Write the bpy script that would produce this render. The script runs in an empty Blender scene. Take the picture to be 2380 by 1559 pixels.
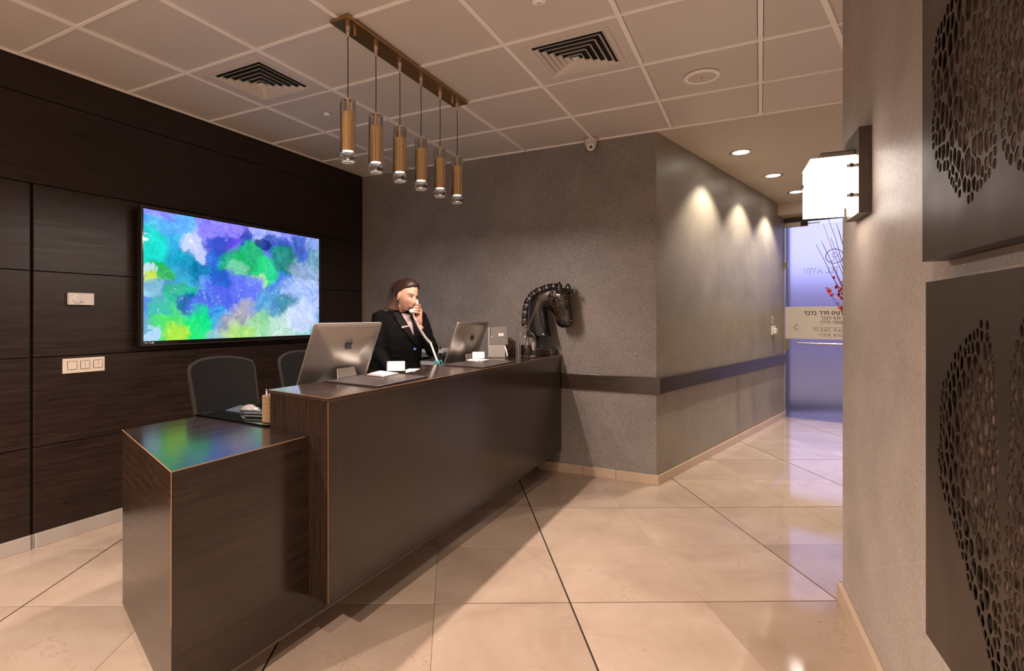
import bpy, bmesh, math, random
from mathutils import Vector, Matrix, noise
from mathutils.bvhtree import BVHTree
random.seed(7)
SC = bpy.context.scene
COL = SC.collection
# ---------------------------------------------------------------- camera
FPX, CXP, HZP, YAW, EYE = 1276.3, 1066.8, 736.4, 0.5018, 1.311
CEIL = 2.76
cam_d = bpy.data.cameras.new('camera'); cam = bpy.data.objects.new('camera', cam_d); COL.objects.link(cam)
cam.location = (0, 0, EYE); cam.rotation_euler = (math.pi/2, 0, YAW)
cam_d.sensor_width = 36; cam_d.lens = FPX/2380*36
cam_d.shift_x = (1190-CXP)/2380; cam_d.shift_y = -(779.5-HZP)/2380
cam_d.clip_start = .02
SC.camera = cam
# ---------------------------------------------------------------- world, exposure
SC.view_settings.view_transform = 'Standard'
try: SC.view_settings.look = 'None'
except Exception: pass
SC.view_settings.gamma = 1; SC.view_settings.use_curve_mapping = False
SC.view_settings.exposure = 0.32
W = bpy.data.worlds.new('world'); SC.world = W; W.use_nodes = True
W.node_tree.nodes['Background'].inputs[0].default_value = (.46, .47, 1.0, 1)      # dusk sky outside the glass door
W.node_tree.nodes['Background'].inputs[1].default_value = 1.5
SC.cycles.max_bounces = 10; SC.cycles.diffuse_bounces = 5; SC.cycles.glossy_bounces = 5
SC.cycles.transmission_bounces = 10; SC.cycles.transparent_max_bounces = 12
SC.cycles.use_denoising = True; SC.cycles.caustics_reflective = False; SC.cycles.caustics_refractive = False
SC.cycles.sample_clamp_indirect = 4
# ---------------------------------------------------------------- light levels (lamps are made with their fittings)
E_PENDANT, E_CORR, E_LOBBY, E_SCONCE, E_TV = 7.8, 98, (520, 470, 75, 75), 6.0, .95
LOBBY_SPOTS = [(-1.08, -1.5), (-2.65, -1.8), (-.3, .2), (-2.6, .2)]  # first two read from wall shadows; last two unseen, added for soft fill
WARM = (1.0, .84, .72)
def lamp(name, kind, loc, energy, color=WARM, size=.03, direction=(0, 0, -1), angle=150, blend=.5, parent=None):
    d = bpy.data.lights.new(name, kind); d.energy = energy; d.color = color
    if kind == 'AREA': d.size = size
    else: d.shadow_soft_size = size
    if kind == 'SPOT': d.spot_size = math.radians(angle); d.spot_blend = blend
    o = bpy.data.objects.new(name, d); COL.objects.link(o); o.location = loc
    o.rotation_euler = Vector(direction).to_track_quat('-Z', 'Y').to_euler()
    if parent:
        o.parent = parent; o.matrix_parent_inverse = Matrix.Translation(-Vector(parent.location))
    return o
# ---------------------------------------------------------------- pixel rays (a pixel gives a direction, a surface gives the distance)
SY, CY = math.sin(YAW), math.cos(YAW)
RIGHT = Vector((CY, SY, 0)); FWD = Vector((-SY, CY, 0)); EYEP = Vector((0, 0, EYE))
def ray(u, v): return FWD + RIGHT*((u-CXP)/FPX) + Vector((0, 0, (HZP-v)/FPX))
def onz(u, v, z): r = ray(u, v); return EYEP + r*((z-EYE)/r.z)
def onx(u, v, x): r = ray(u, v); return EYEP + r*(x/r.x)
def ony(u, v, y): r = ray(u, v); return EYEP + r*(y/r.y)
def onpl(u, v, p, n): r = ray(u, v); return EYEP + r*((Vector(p)-EYEP).dot(n)/r.dot(n))
def ond(u, v, d): return EYEP + ray(u, v)*d
# ---------------------------------------------------------------- mesh helpers
class MB:
    def __init__(s): s.v = []; s.f = []; s.mi = []; s.cur = 0
    def add(s, vs, fs):
        n = len(s.v); s.v += [tuple(p) for p in vs]; s.f += [tuple(i+n for i in f) for f in fs]; s.mi += [s.cur]*len(fs); return s
    def box(s, x0, x1, y0, y1, z0, z1, M=None):
        p = [Vector((x, y, z)) for z in (z0, z1) for y in (y0, y1) for x in (x0, x1)]
        if M is not None: p = [M @ q for q in p]
        return s.add(p, [(0, 2, 3, 1), (4, 5, 7, 6), (0, 1, 5, 4), (2, 6, 7, 3), (0, 4, 6, 2), (1, 3, 7, 5)])
    def prism(s, poly, z0, z1, M=None):
        n = len(poly); p = [Vector((a, b, z0)) for a, b in poly]+[Vector((a, b, z1)) for a, b in poly]
        if M is not None: p = [M @ q for q in p]
        return s.add(p, [tuple(range(n-1, -1, -1)), tuple(range(n, 2*n))]+[(i, (i+1) % n, n+(i+1) % n, n+i) for i in range(n)])
    def lathe(s, prof, c=(0, 0, 0), n=24, M=None, sx=1, sy=1, loop=False, flute=0.):
        c = Vector(c); vs = []; fs = []
        for r, z in prof:
            for k in range(n):
                a = 2*math.pi*k/n; rr = r+(flute if k % 2 else -flute)*(r > .02); p = Vector((rr*math.cos(a)*sx, rr*math.sin(a)*sy, z))
                vs.append((M @ p if M is not None else p)+c)
        m = len(prof)
        for i in range(m if loop else m-1):
            for k in range(n): fs.append((i*n+k, i*n+(k+1) % n, ((i+1) % m)*n+(k+1) % n, ((i+1) % m)*n+k))
        if loop: return s.add(vs, fs)
        if prof[0][0] > 1e-6: fs.append(tuple(range(n-1, -1, -1)))
        if prof[-1][0] > 1e-6: fs.append(tuple(range((m-1)*n, m*n)))
        return s.add(vs, fs)
    def tube(s, pts, rad, n=8, flat=1.0, up=None):
        pts = [Vector(p) for p in pts]; m = len(pts)
        if not hasattr(rad, '__len__'): rad = [rad]*m
        vs = []; fs = []; ref = Vector(up) if up is not None else None; prev = None
        for i, p in enumerate(pts):
            t = (pts[min(i+1, m-1)]-pts[max(i-1, 0)]).normalized()
            if ref is not None: b = ref
            elif prev is None: b = Vector((0, 0, 1)) if abs(t.z) < .9 else Vector((1, 0, 0))
            else: b = prev
            a = t.cross(b)
            if a.length < 1e-6: a = t.cross(Vector((1, .3, .2)))
            a.normalize(); b = a.cross(t).normalized(); prev = b
            for k in range(n):
                th = 2*math.pi*k/n; vs.append(p+a*math.cos(th)*rad[i]+b*math.sin(th)*rad[i]*flat)
        for i in range(m-1):
            for k in range(n): fs.append((i*n+k, i*n+(k+1) % n, (i+1)*n+(k+1) % n, (i+1)*n+k))
        fs.append(tuple(range(n-1, -1, -1))); fs.append(tuple(range((m-1)*n, m*n)))
        return s.add(vs, fs)
    def ball(s, c, r, n=16, m=10, M=None):
        if not hasattr(r, '__len__'): r = (r, r, r)
        prof = []
        c = Vector(c); vs = []; fs = []
        for i in range(1, m):
            ph = math.pi*i/m
            for k in range(n):
                a = 2*math.pi*k/n
                p = Vector((math.sin(ph)*math.cos(a)*r[0], math.sin(ph)*math.sin(a)*r[1], -math.cos(ph)*r[2]))
                vs.append((M @ p if M is not None else p)+c)
        for i in range(m-2):
            for k in range(n): fs.append((i*n+k, i*n+(k+1) % n, (i+1)*n+(k+1) % n, (i+1)*n+k))
        lo, hi = Vector((0, 0, -r[2])), Vector((0, 0, r[2]))
        if M is not None: lo, hi = M @ lo, M @ hi
        vs += [lo+c, hi+c]; L = len(vs)-2
        for k in range(n): fs.append((L, (k+1) % n, k)); fs.append((L+1, (m-2)*n+k, (m-2)*n+(k+1) % n))
        return s.add(vs, fs)
    def rings(s, rs, cap=True):
        n = len(rs[0]); vs = [p for r in rs for p in r]; fs = []
        for i in range(len(rs)-1):
            for k in range(n): fs.append((i*n+k, i*n+(k+1) % n, (i+1)*n+(k+1) % n, (i+1)*n+k))
        if cap: fs.append(tuple(range(n-1, -1, -1))); fs.append(tuple(range((len(rs)-1)*n, len(rs)*n)))
        return s.add(vs, fs)
    def grid(s, rows):
        n = len(rows[0]); vs = [p for r in rows for p in r]
        return s.add(vs, [(i*n+k, i*n+k+1, (i+1)*n+k+1, (i+1)*n+k) for i in range(len(rows)-1) for k in range(n-1)])
    def mesh(s, name='mesh'):
        me = bpy.data.meshes.new(name); me.from_pydata(s.v, [], s.f)
        for p, m in zip(me.polygons, s.mi): p.material_index = m
        me.update(); return me
    def build(s, name, mat, parent=None, smooth=None, bevel=0, seg=2, fix=True):
        me = s.mesh(name)
        if fix:
            b = bmesh.new(); b.from_mesh(me); bmesh.ops.recalc_face_normals(b, faces=b.faces); b.to_mesh(me); b.free()
        return link(name, me, mat, parent, smooth, bevel, seg)
def link(name, me, mat, parent=None, smooth=None, bevel=0, seg=2):
    for m in (mat if isinstance(mat, (list, tuple)) else [mat]):
        me.materials.append(m)
    if smooth is not None:
        for p in me.polygons: p.use_smooth = True
        me.set_sharp_from_angle(angle=math.radians(smooth))
    o = bpy.data.objects.new(name, me); COL.objects.link(o)
    if parent is not None:
        o.parent = parent; o.matrix_parent_inverse = Matrix.Translation(-Vector(parent.location))
    if bevel:
        md = o.modifiers.new('bevel', 'BEVEL'); md.width = bevel; md.segments = seg; md.limit_method = 'ANGLE'; md.angle_limit = .6
    return o
def tag(o, label, cat, group=None):
    o['label'] = label; o['category'] = cat
    if group: o['group'] = group
    return o
def thing(name, label, cat, loc=(0, 0, 0), group=None):
    o = bpy.data.objects.new(name, None); COL.objects.link(o); o.location = loc; o.empty_display_size = .05
    return tag(o, label, cat, group)
def struct(o, label=None):
    o['kind'] = 'structure'
    if label: o['label'] = label
    return o
def dup(root, delta, label=None, group=None):
    r = root.copy(); COL.objects.link(r); r.location = Vector(root.location)+Vector(delta)
    if label: r['label'] = label
    if group: r['group'] = group
    for ch in list(root.children):
        c = ch.copy(); COL.objects.link(c); c.parent = r
        for g in list(ch.children):
            d = g.copy(); COL.objects.link(d); d.parent = c
    return r
def child(o, parent):          # sub-part built in world space under a part that sits at the same frame
    o.parent = parent; o.matrix_parent_inverse = parent.matrix_parent_inverse.copy() if False else Matrix()
    return o
# ---------------------------------------------------------------- material helpers
def mat(name, color=(.5, .5, .5), rough=.5, metal=0, spec=.5, emit=None, es=0, trans=0, ior=1.45, coat=0, alpha=1, sheen=0):
    m = bpy.data.materials.new(name); m.use_nodes = True; b = m.node_tree.nodes['Principled BSDF']
    b.inputs['Base Color'].default_value = (*color, 1); b.inputs['Roughness'].default_value = rough
    b.inputs['Metallic'].default_value = metal; b.inputs['Specular IOR Level'].default_value = spec
    b.inputs['IOR'].default_value = ior; b.inputs['Transmission Weight'].default_value = trans
    b.inputs['Coat Weight'].default_value = coat; b.inputs['Coat Roughness'].default_value = .08
    b.inputs['Alpha'].default_value = alpha; b.inputs['Sheen Weight'].default_value = sheen
    if emit: b.inputs['Emission Color'].default_value = (*emit, 1); b.inputs['Emission Strength'].default_value = es
    return m
class NT:
    def __init__(s, m): s.t = m.node_tree; s.b = s.t.nodes.get('Principled BSDF')
    def n(s, kind, **kw):
        nd = s.t.nodes.new(kind)
        for k, v in kw.items():
            if k.startswith('i_'):
                key = k[2:]; key = int(key) if key.isdigit() else key.replace('_', ' ')
                if hasattr(v, 'links') or isinstance(v, bpy.types.NodeSocket): s.t.links.new(v, nd.inputs[key])
                else: nd.inputs[key].default_value = v
            else: setattr(nd, k, v)
        return nd
    def l(s, a, b): s.t.links.new(a, b)
    def coords(s, scale=(1, 1, 1), rot=(0, 0, 0), loc=(0, 0, 0), which='Object'):
        tc = s.n('ShaderNodeTexCoord'); mp = s.n('ShaderNodeMapping')
        mp.inputs['Scale'].default_value = scale; mp.inputs['Rotation'].default_value = rot; mp.inputs['Location'].default_value = loc
        s.l(tc.outputs[which], mp.inputs[0]); return mp.outputs[0]
    def noise(s, vec, scale, detail=4, rough=.55, dist=0):
        nd = s.n('ShaderNodeTexNoise'); nd.inputs['Scale'].default_value = scale; nd.inputs['Detail'].default_value = detail
        nd.inputs['Roughness'].default_value = rough; nd.inputs['Distortion'].default_value = dist; s.l(vec, nd.inputs['Vector']); return nd
    def ramp(s, fac, stops):
        r = s.n('ShaderNodeValToRGB'); e = r.color_ramp.elements
        while len(e) < len(stops): e.new(.5)
        for el, (p, c) in zip(e, stops): el.position = p; el.color = (*c, 1) if len(c) == 3 else c
        s.l(fac, r.inputs[0]); return r.outputs[0]
    def mix(s, fac, a, b, mode='MIX'):
        m = s.n('ShaderNodeMix', data_type='RGBA', blend_type=mode)
        for val, key in ((fac, 0), (a, 6), (b, 7)):
            if isinstance(val, bpy.types.NodeSocket): s.l(val, m.inputs[key])
            elif key == 0: m.inputs[0].default_value = val
            else: m.inputs[key].default_value = (*val, 1)
        return m.outputs[2]
    def math(s, op, a, b=0.0, c=None):
        m = s.n('ShaderNodeMath', operation=op)
        for i, val in enumerate((a, b, c)):
            if val is None: continue
            if isinstance(val, bpy.types.NodeSocket): s.l(val, m.inputs[i])
            else: m.inputs[i].default_value = val
        return m.outputs[0]
    def bump(s, h, strength=.2, dist=.005):
        b = s.n('ShaderNodeBump'); b.inputs['Strength'].default_value = strength; b.inputs['Distance'].default_value = dist
        s.l(h, b.inputs['Height']); s.l(b.outputs[0], s.b.inputs['Normal'])
def wood(name, base=(.020, .0115, .008), light=(.045, .026, .018), axis=(1, 1, 1), rough=.3, coat=0, spec=.5, crough=.08, ior=1.45):
    m = mat(name, base, rough, coat=coat, spec=spec, ior=ior); m.node_tree.nodes['Principled BSDF'].inputs['Coat Roughness'].default_value = crough; t = NT(m); c = t.coords(axis)
    n1 = t.noise(c, 6, 6, .65, .4); n2 = t.noise(c, 40, 3, .6)
    g = t.mix(.5, n1.outputs[0], n2.outputs[0])
    t.l(t.ramp(g, [(.38, base), (.62, light)]), t.b.inputs['Base Color'])
    t.l(t.ramp(n1.outputs[0], [(.3, (rough*.85,)*3), (.7, (rough*1.2,)*3)]), t.b.inputs['Roughness'])
    t.bump(g, .10, .0015); return m
def wallpaper(name, base, dark, sdir=(1, 0, 0), lines=.25, sc_=150):
    m = mat(name, base, .52, spec=.45); t = NT(m); tc = t.n('ShaderNodeTexCoord')
    a = t.noise(t.coords((1, 1, 1), (0, .75, .2)), 3, 2)          # soft blotches
    def fib(rot, sc):
        mp = t.n('ShaderNodeMapping'); mp.inputs['Scale'].default_value = sc
        r1 = t.n('ShaderNodeVectorRotate', rotation_type='AXIS_ANGLE'); t.l(tc.outputs['Object'], r1.inputs['Vector'])
        r1.inputs['Axis'].default_value = (sdir[1], -sdir[0], 0); r1.inputs['Angle'].default_value = rot
        t.l(r1.outputs[0], mp.inputs[0]); return t.noise(mp.outputs[0], sc_, 4, .6, 1.6).outputs[0]
    f1 = fib(.62, (1.0, 1.0, .3)); f2 = fib(-.9, (1.0, 1.0, .3)); f3 = fib(.1, (1, 1, .35))
    f = t.math('ADD', t.math('MULTIPLY', t.math('MAXIMUM', f1, f2), .62), t.math('MULTIPLY', f3, .38))
    col = t.ramp(f, [(.42, dark), (.66, base)])
    col = t.mix(.35, col, t.mix(1, col, t.ramp(a.outputs[0], [(.3, (.62,)*3), (.7, (1.25,)*3)]), 'MULTIPLY'))
    sep = t.n('ShaderNodeSeparateXYZ'); t.l(tc.outputs['Object'], sep.inputs[0])
    dot = t.n('ShaderNodeVectorMath', operation='DOT_PRODUCT'); t.l(tc.outputs['Object'], dot.inputs[0]); dot.inputs[1].default_value = sdir
    def fam(ang, p, w, off=0.0):
        ca, sa = math.cos(ang), math.sin(ang)
        q = t.math('ADD', t.math('MULTIPLY', dot.outputs['Value'], ca/p), t.math('MULTIPLY', sep.outputs[2], sa/p))
        q = t.math('FRACT', t.math('ADD', q, off)); return t.math('LESS_THAN', t.math('ABSOLUTE', t.math('SUBTRACT', q, .5)), w/p)
    dk = t.math('MAXIMUM', fam(0.02, .046, .0006), t.math('MAXIMUM', fam(.52, .118, .0006), fam(-.55, .131, .0006, .3)))
    lt = t.math('MAXIMUM', fam(1.15, .21, .00042), fam(-1.2, .33, .00042, .2))
    if lines:
        col = t.mix(t.math('MULTIPLY', dk, lines), col, (dark[0]*.5, dark[1]*.5, dark[2]*.5))
        col = t.mix(t.math('MULTIPLY', lt, lines*1.6), col, (.75, .66, .58))
    t.l(col, t.b.inputs['Base Color'])
    t.l(t.ramp(f, [(.4, (.5,)*3), (.7, (.36,)*3)]), t.b.inputs['Roughness'])
    t.bump(f, .3, .002); return m
M = {}
M['wood'] = wood('dark_wenge_wood', axis=(6, 1, 1))
M['wood_h'] = wood('dark_wenge_horizontal', (.009, .0045, .0027), (.036, .019, .012), axis=(1, .6, 12), rough=.22, ior=1.6)
M['wood_v'] = wood('dark_wenge_vertical', (.009, .0045, .0027), (.036, .019, .012), axis=(18, 18, .6), rough=.22, ior=1.6)
M['wood_panel'] = wood('dark_oak_panel', (.011, .0058, .0042), (.032, .0175, .0125), axis=(1, .5, 10), rough=.38, spec=.42)
M['wood_top'] = wood('polished_wenge_top', (.018, .012, .010), (.05, .032, .026), axis=(6, .7, 1), rough=.13, coat=.4)
M['wood_low'] = wood('lacquered_wenge_top', (.014, .010, .0085), (.036, .024, .019), axis=(6, .7, 1), rough=.15, ior=2.5)
M['edge'] = mat('worn_edge', (.30, .15, .06), .5)
M['groove'] = mat('black_groove', (.006, .005, .005), .8)
M['grout'] = mat('brown_grout', (.022, .014, .008), .85)
M['ceil_bar'] = mat('painted_steel_bar', (.97, .94, .92), .35)
def ceil_tile():
    m = mat('satin_metal_ceiling_tile', (.65, .60, .56), .42, spec=.4); t = NT(m)
    oi = t.n('ShaderNodeObjectInfo'); r = t.ramp(oi.outputs['Random'], [(0, (.63, .58, .54)), (1, (.67, .62, .58))])
    t.l(r, t.b.inputs['Base Color']); return m
M['ceil_tile'] = ceil_tile()
M['gypsum'] = mat('painted_gypsum', (.56, .50, .44), .55)
M['white'] = mat('white_plastic', (.66, .61, .57), .35)
M['paper_w'] = mat('white_paper', (.66, .63, .60), .7)
M['black'] = mat('black_plastic', (.012, .012, .013), .35)
M['blackgloss'] = mat('black_gloss', (.008, .008, .009), .12)
M['dark'] = mat('dark_cavity', (.01, .009, .008), .9)
M['alu'] = mat('brushed_aluminium', (.62, .58, .54), .34, metal=.9)
M['steel'] = mat('steel', (.55, .53, .5), .25, metal=1)
M['brass'] = mat('brushed_brass', (.80, .55, .27), .22, metal=1)
M['brass_d'] = mat('aged_brass', (.42, .25, .10), .35, metal=1)
M['glass'] = mat('clear_glass', (1, 1, 1), .0, trans=1, ior=1.45)
M['acrylic'] = mat('clear_acrylic', (.92, .92, .92), .0, trans=1, ior=1.15)
M['bronze'] = mat('dark_bronze', (.10, .075, .06), .42, metal=.8)
M['marble_b'] = mat('marble_skirting', (.50, .37, .27), .3)
M['caulk'] = mat('grey_caulk', (.30, .28, .26), .7)
M['plinth'] = mat('grey_plinth', (.42, .37, .33), .4)
M['wp_back'] = wallpaper('fibre_wallpaper_back', (.33, .297, .277), (.152, .131, .119), (1, 0, 0), .0)
M['wp_corr'] = wallpaper('fibre_wallpaper_corridor', (.33, .295, .245), (.185, .16, .13), (.245, .969, 0), .12)
M['wp_right'] = wallpaper('fibre_wallpaper_right', (.50, .425, .375), (.29, .245, .21), (-.066, .998, 0), .3, 210)
M['plain_wall'] = mat('plain_wall', (.60, .54, .49), .6)
def marble():
    m = mat('cream_marble', (.6, .45, .34), .1, spec=.5); t = NT(m); c = t.coords((1, 1, 1)); oi = t.n('ShaderNodeObjectInfo')
    off = t.n('ShaderNodeVectorMath', operation='MULTIPLY_ADD'); off.inputs[1].default_value = (1, 1, 1)
    cmb = t.n('ShaderNodeCombineXYZ'); t.l(t.math('MULTIPLY', oi.outputs['Random'], 40), cmb.inputs[0]); t.l(t.math('MULTIPLY', oi.outputs['Random'], 17), cmb.inputs[1])
    t.l(c, off.inputs[0]); t.l(cmb.outputs[0], off.inputs[2]); v = off.outputs[0]
    n1 = t.noise(v, 2.2, 6, .6, .5); n2 = t.noise(v, 9, 5, .6, 1.0)
    base = t.ramp(n1.outputs[0], [(.3, (.385, .282, .212)), (.5, (.45, .342, .266)), (.72, (.51, .40, .318))])
    tone = t.ramp(oi.outputs['Random'], [(0, (.80, .76, .72)), (.15, (.93, .93, .92)), (.6, (1, 1, 1)), (1, (1.06, 1.06, 1.05))])
    base = t.mix(1, base, tone, 'MULTIPLY')
    # thin dark and pale veins
    w = t.n('ShaderNodeTexVoronoi', feature='DISTANCE_TO_EDGE'); w.inputs['Scale'].default_value = 1.6
    dv = t.n('ShaderNodeVectorMath', operation='MULTIPLY_ADD'); dv.inputs[1].default_value = (.35, .35, .35)
    t.l(n2.outputs['Color'], dv.inputs[0]); t.l(v, dv.inputs[2]); t.l(dv.outputs[0], w.inputs['Vector'])
    crack = t.math('MULTIPLY', t.math('LESS_THAN', w.outputs['Distance'], .004), t.math('GREATER_THAN', n1.outputs[0], .53))
    base = t.mix(t.math('MULTIPLY', crack, .5), base, (.25, .15, .09))
    fl = t.noise(t.coords((1, 2.6, 1), (0, 0, .6)), 26, 2, .5)
    base = t.mix(t.math('MULTIPLY', t.math('GREATER_THAN', fl.outputs[0], .72), .35), base, (.8, .66, .54))
    base = t.mix(t.math('MULTIPLY', t.math('LESS_THAN', fl.outputs[0], .27), .3), base, (.3, .19, .11))
    t.l(base, t.b.inputs['Base Color']); t.l(t.ramp(n2.outputs[0], [(.3, (.055,)*3), (.7, (.10,)*3)]), t.b.inputs['Roughness'])
    return m
M['marble'] = marble()
# ================================================================ THE SETTING
XW, YB = -3.605, 4.505
# ---- floor: a grout bed with marble tiles laid at thirty degrees
fl = struct(MB().box(-4.6, 3.4, -3.2, 10, -.05, -.004).build('floor', M['grout']), 'polished cream marble floor laid diagonally with dark joints')
FA = math.radians(29.5); FU = Vector((math.cos(FA), math.sin(FA), 0)); FV = Vector((-math.sin(FA), math.cos(FA), 0))
TP = 1.2455; U0, V0 = .5436, 2.515; TS = TP/2
tm = {}
def tile_mesh(i, j):
    # wide joint on every second line, hairline joint on the others
    g = [.0042 if (i % 2 == 0) else .0007, .0042 if ((i+1) % 2 == 0) else .0007, .0042 if (j % 2 == 0) else .0007, .0042 if ((j+1) % 2 == 0) else .0007]
    k = tuple(g)
    if k not in tm:
        b = MB(); x0, x1, y0, y1 = g[0], TS-g[1], g[2], TS-g[3]; e = .0008
        b.add([(x0, y0, -.012), (x1, y0, -.012), (x1, y1, -.012), (x0, y1, -.012), (x0, y0, -e), (x1, y0, -e), (x1, y1, -e), (x0, y1, -e),
               (x0+e, y0+e, 0), (x1-e, y0+e, 0), (x1-e, y1-e, 0), (x0+e, y1-e, 0)],
              [(0, 1, 5, 4), (1, 2, 6, 5), (2, 3, 7, 6), (3, 0, 4, 7), (4, 5, 9, 8), (5, 6, 10, 9), (6, 7, 11, 10), (7, 4, 8, 11), (8, 9, 10, 11)])
        me = b.mesh('tile'); me.materials.append(M['marble']); tm[k] = me
    return tm[k]
nt = 0
for i in range(-10, 12):
    for j in range(-10, 14):
        c = FU*(U0+(i+.5)*TS)+FV*(V0+(j+.5)*TS)
        if not (-3.75 < c.x < 3.2 and -3.0 < c.y < 8.9): continue
        if c.x > .95 and c.y < 2.6: continue
        if c.y > 4.9 and c.x < -1.15+.2533*(c.y-4.55): continue
        o = bpy.data.objects.new('tile', tile_mesh(i, j)); COL.objects.link(o)
        o.location = FU*(U0+i*TS)+FV*(V0+j*TS); o.rotation_euler = (0, 0, FA); o.parent = fl; nt += 1
# ---- left wall of dark wood panels
wl = struct(MB().box(XW-.25, XW-.022, -3.1, YB+.3, 0, CEIL+.02).build('wall_left', M['groove']), 'wall clad in dark stained oak panels')
rows = [.084, .571, 1.081, 1.573, 2.067, 2.559, 2.757]
cols = {0: [-3, .0, 1.558, 2.85, 4.49], 1: [-3, .0, 1.558, 2.85, 4.49], 2: [-3, .0, 1.558, 2.85, 4.49], 3: [-3, .0, 1.558, 3.88, 4.49],
        4: [-3, 0.7, 3.70, 4.49], 5: [-3, .44, 3.044, 4.49]}
for r in range(6):
    cs = cols[r]
    for a, b in zip(cs, cs[1:]):
        g1 = .009 if abs(a-1.558) < .01 else .0012; g2 = .009 if abs(b-1.558) < .01 else .0012
        MB().box(XW-.024, XW, a+g1, b-g2, rows[r]+.0022, rows[r+1]-.0022).build('panel', M['wood_panel'], wl, bevel=.0012, seg=1)
bb = struct(MB().box(XW-.024, XW-.003, -3, 4.5, 0, .078).build('baseboard_left', M['caulk']))
for a, b in ((-3, -1), (-1, .4), (.4, 1.552), (1.575, 2.9), (2.9, 4.49)):
    MB().box(XW-.02, XW+.006, a+.001, b-.001, .0, .082).build('skirting_board', M['plinth'], bb, bevel=.002)
# ---- back wall and corridor wall
CO = Vector((-.712, YB, 0)); CD = Vector((.2455, .9694, 0)); CN = Vector((.9694, -.2455, 0)); CEND = CO+CD*4.12
def CW(s, off=0., z=0.): return CO+CD*s+CN*off+Vector((0, 0, z))
bw = MB(); bw.prism([(XW-.03, YB), (CO.x, CO.y), (CO.x-.22, YB+.25), (XW-.03, YB+.25)], 0, CEIL+.02)
struct(bw.build('wall_back', M['wp_back']), 'warm grey fibre wallpaper wall behind the desk')
cw = MB(); e = CW(4.35); e2 = CW(4.35, -.25); cw.prism([(CO.x, CO.y), (CO.x-.2, CO.y+.2), (e2.x, e2.y), (e.x, e.y)], 0, CEIL+.02)
struct(cw.build('wall_corridor', M['wp_corr']), 'grey wallpaper wall running down the corridor to the glass door')
bbk = struct(MB().box(-1.69, CO.x+.012, YB-.012, YB, .0, .074).build('baseboard_back', M['caulk']))
for a, b in ((-1.69, -1.29), (-1.29, -1.02), (-1.02, CO.x+.02)):
    MB().box(a+.0008, b-.0008, YB-.022, YB-.002, 0, .078).build('skirting_stone', M['marble_b'], bbk, bevel=.002)
bbc = struct(MB().prism([tuple(CW(0, 0).xy), tuple(CW(0, .008).xy), tuple(CW(4.1, .008).xy), tuple(CW(4.1, 0).xy)], 0, .066).build('baseboard_corridor', M['caulk']))
ss = [0, .11, .62, .98, 1.35, 1.9, 2.45, 3.05, 3.6, 4.1]
for a, b in zip(ss, ss[1:]):
    a0 = a-.02 if a == 0 else a
    p = [CW(a0+.0008, .002), CW(a0+.0008, .02), CW(b-.0008, .02), CW(b-.0008, .002)]
    MB().prism([tuple(q.xy) for q in p], 0, .07).build('skirting_stone', M['marble_b'], bbc, bevel=.002)
# chair rail along both walls
cr = struct(MB().box(-1.474, CO.x+.03, YB-.024, YB, .712, .838).build('trim_1', M['wood_h'], bevel=.0015), 'dark wood wall rail on the back wall')
p = [CW(-.004, 0), CW(-.002, .026), CW(4.02, .026), CW(4.02, 0)]
struct(MB().prism([tuple(q.xy) for q in p], .708, .83).build('trim_2', M['wood_h'], bevel=.0015), 'dark wood wall rail down the corridor')
# ---- right wall with the two metal panels
RP = Vector((.338, 2.968, 0)); RD = Vector((-.066, .998, 0)); RN = Vector((-.998, -.066, 0))
def RW(y, off=0., z=0.): return RP+RD*((y-2.968)/RD.y)+RN*off+Vector((0, 0, z))
YC = 3.06
A, B = RW(YC), RW(-3.1); D = A-RN*1.1
wr = MB(); wr.prism([tuple(A.xy), tuple(B.xy), (B.x+1.2, B.y), tuple(D.xy)], 0, CEIL+.02)
struct(wr.build('wall_right', M['wp_right']), 'warm wallpaper wall with embossed line pattern carrying the metal art')
br = struct(MB().prism([tuple(RW(YC-.0, .004).xy), tuple(RW(-3.05, .004).xy), tuple(RW(-3.05, 0).xy), tuple(RW(YC, 0).xy)], 0, .086).build('baseboard_right', M['caulk']))
for a, b in ((YC+.02, 2.2), (2.2, 1.5), (1.5, .6), (.6, -.6), (-.6, -3)):
    p = [RW(a-.0008, .001), RW(a-.0008, .02), RW(b+.0008, .02), RW(b+.0008, .001)]
    MB().prism([tuple(q.xy) for q in p], 0, .088).build('skirting_stone', M['marble_b'], br, bevel=.002)
p = [RW(YC, 0)+RD*.0, RW(YC, 0)+RD*.02+RN*.02, RW(YC)+RD*.02-RN*1.1, RW(YC)-RN*1.1]
MB().prism([tuple(q.xy) for q in p], 0, .088).build('skirting_stone', M['marble_b'], br, bevel=.002)
# ---- rest of the shell (side bay beyond the right wall, lobby behind the viewpoint)
DP = CW(4.02); DN = -CD; DR = CN                                   # glass door plane at the end of the corridor
e1 = DP+DR*1.12; e2 = DP+DR*3.4
MB_ = MB().prism([tuple(e1.xy), tuple(e2.xy), tuple((e2+CD*.2).xy), tuple((e1+CD*.2).xy)], 0, CEIL+.02)
struct(MB_.build('wall_far', M['wp_corr']), 'wallpaper wall beside the glass door')
struct(MB().box(3.1, 3.3, 2.0, 9.5, 0, CEIL+.02).build('wall_bay', M['plain_wall']))
struct(MB().box(A.x+.4, 3.2, 2.0, 2.2, 0, CEIL+.02).build('wall_return', M['plain_wall']))
struct(MB().box(-3.9, 2.4, -3.3, -3.1, 0, CEIL+.02).build('wall_rear', M['plain_wall']), 'plain wall of the lobby')
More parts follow.
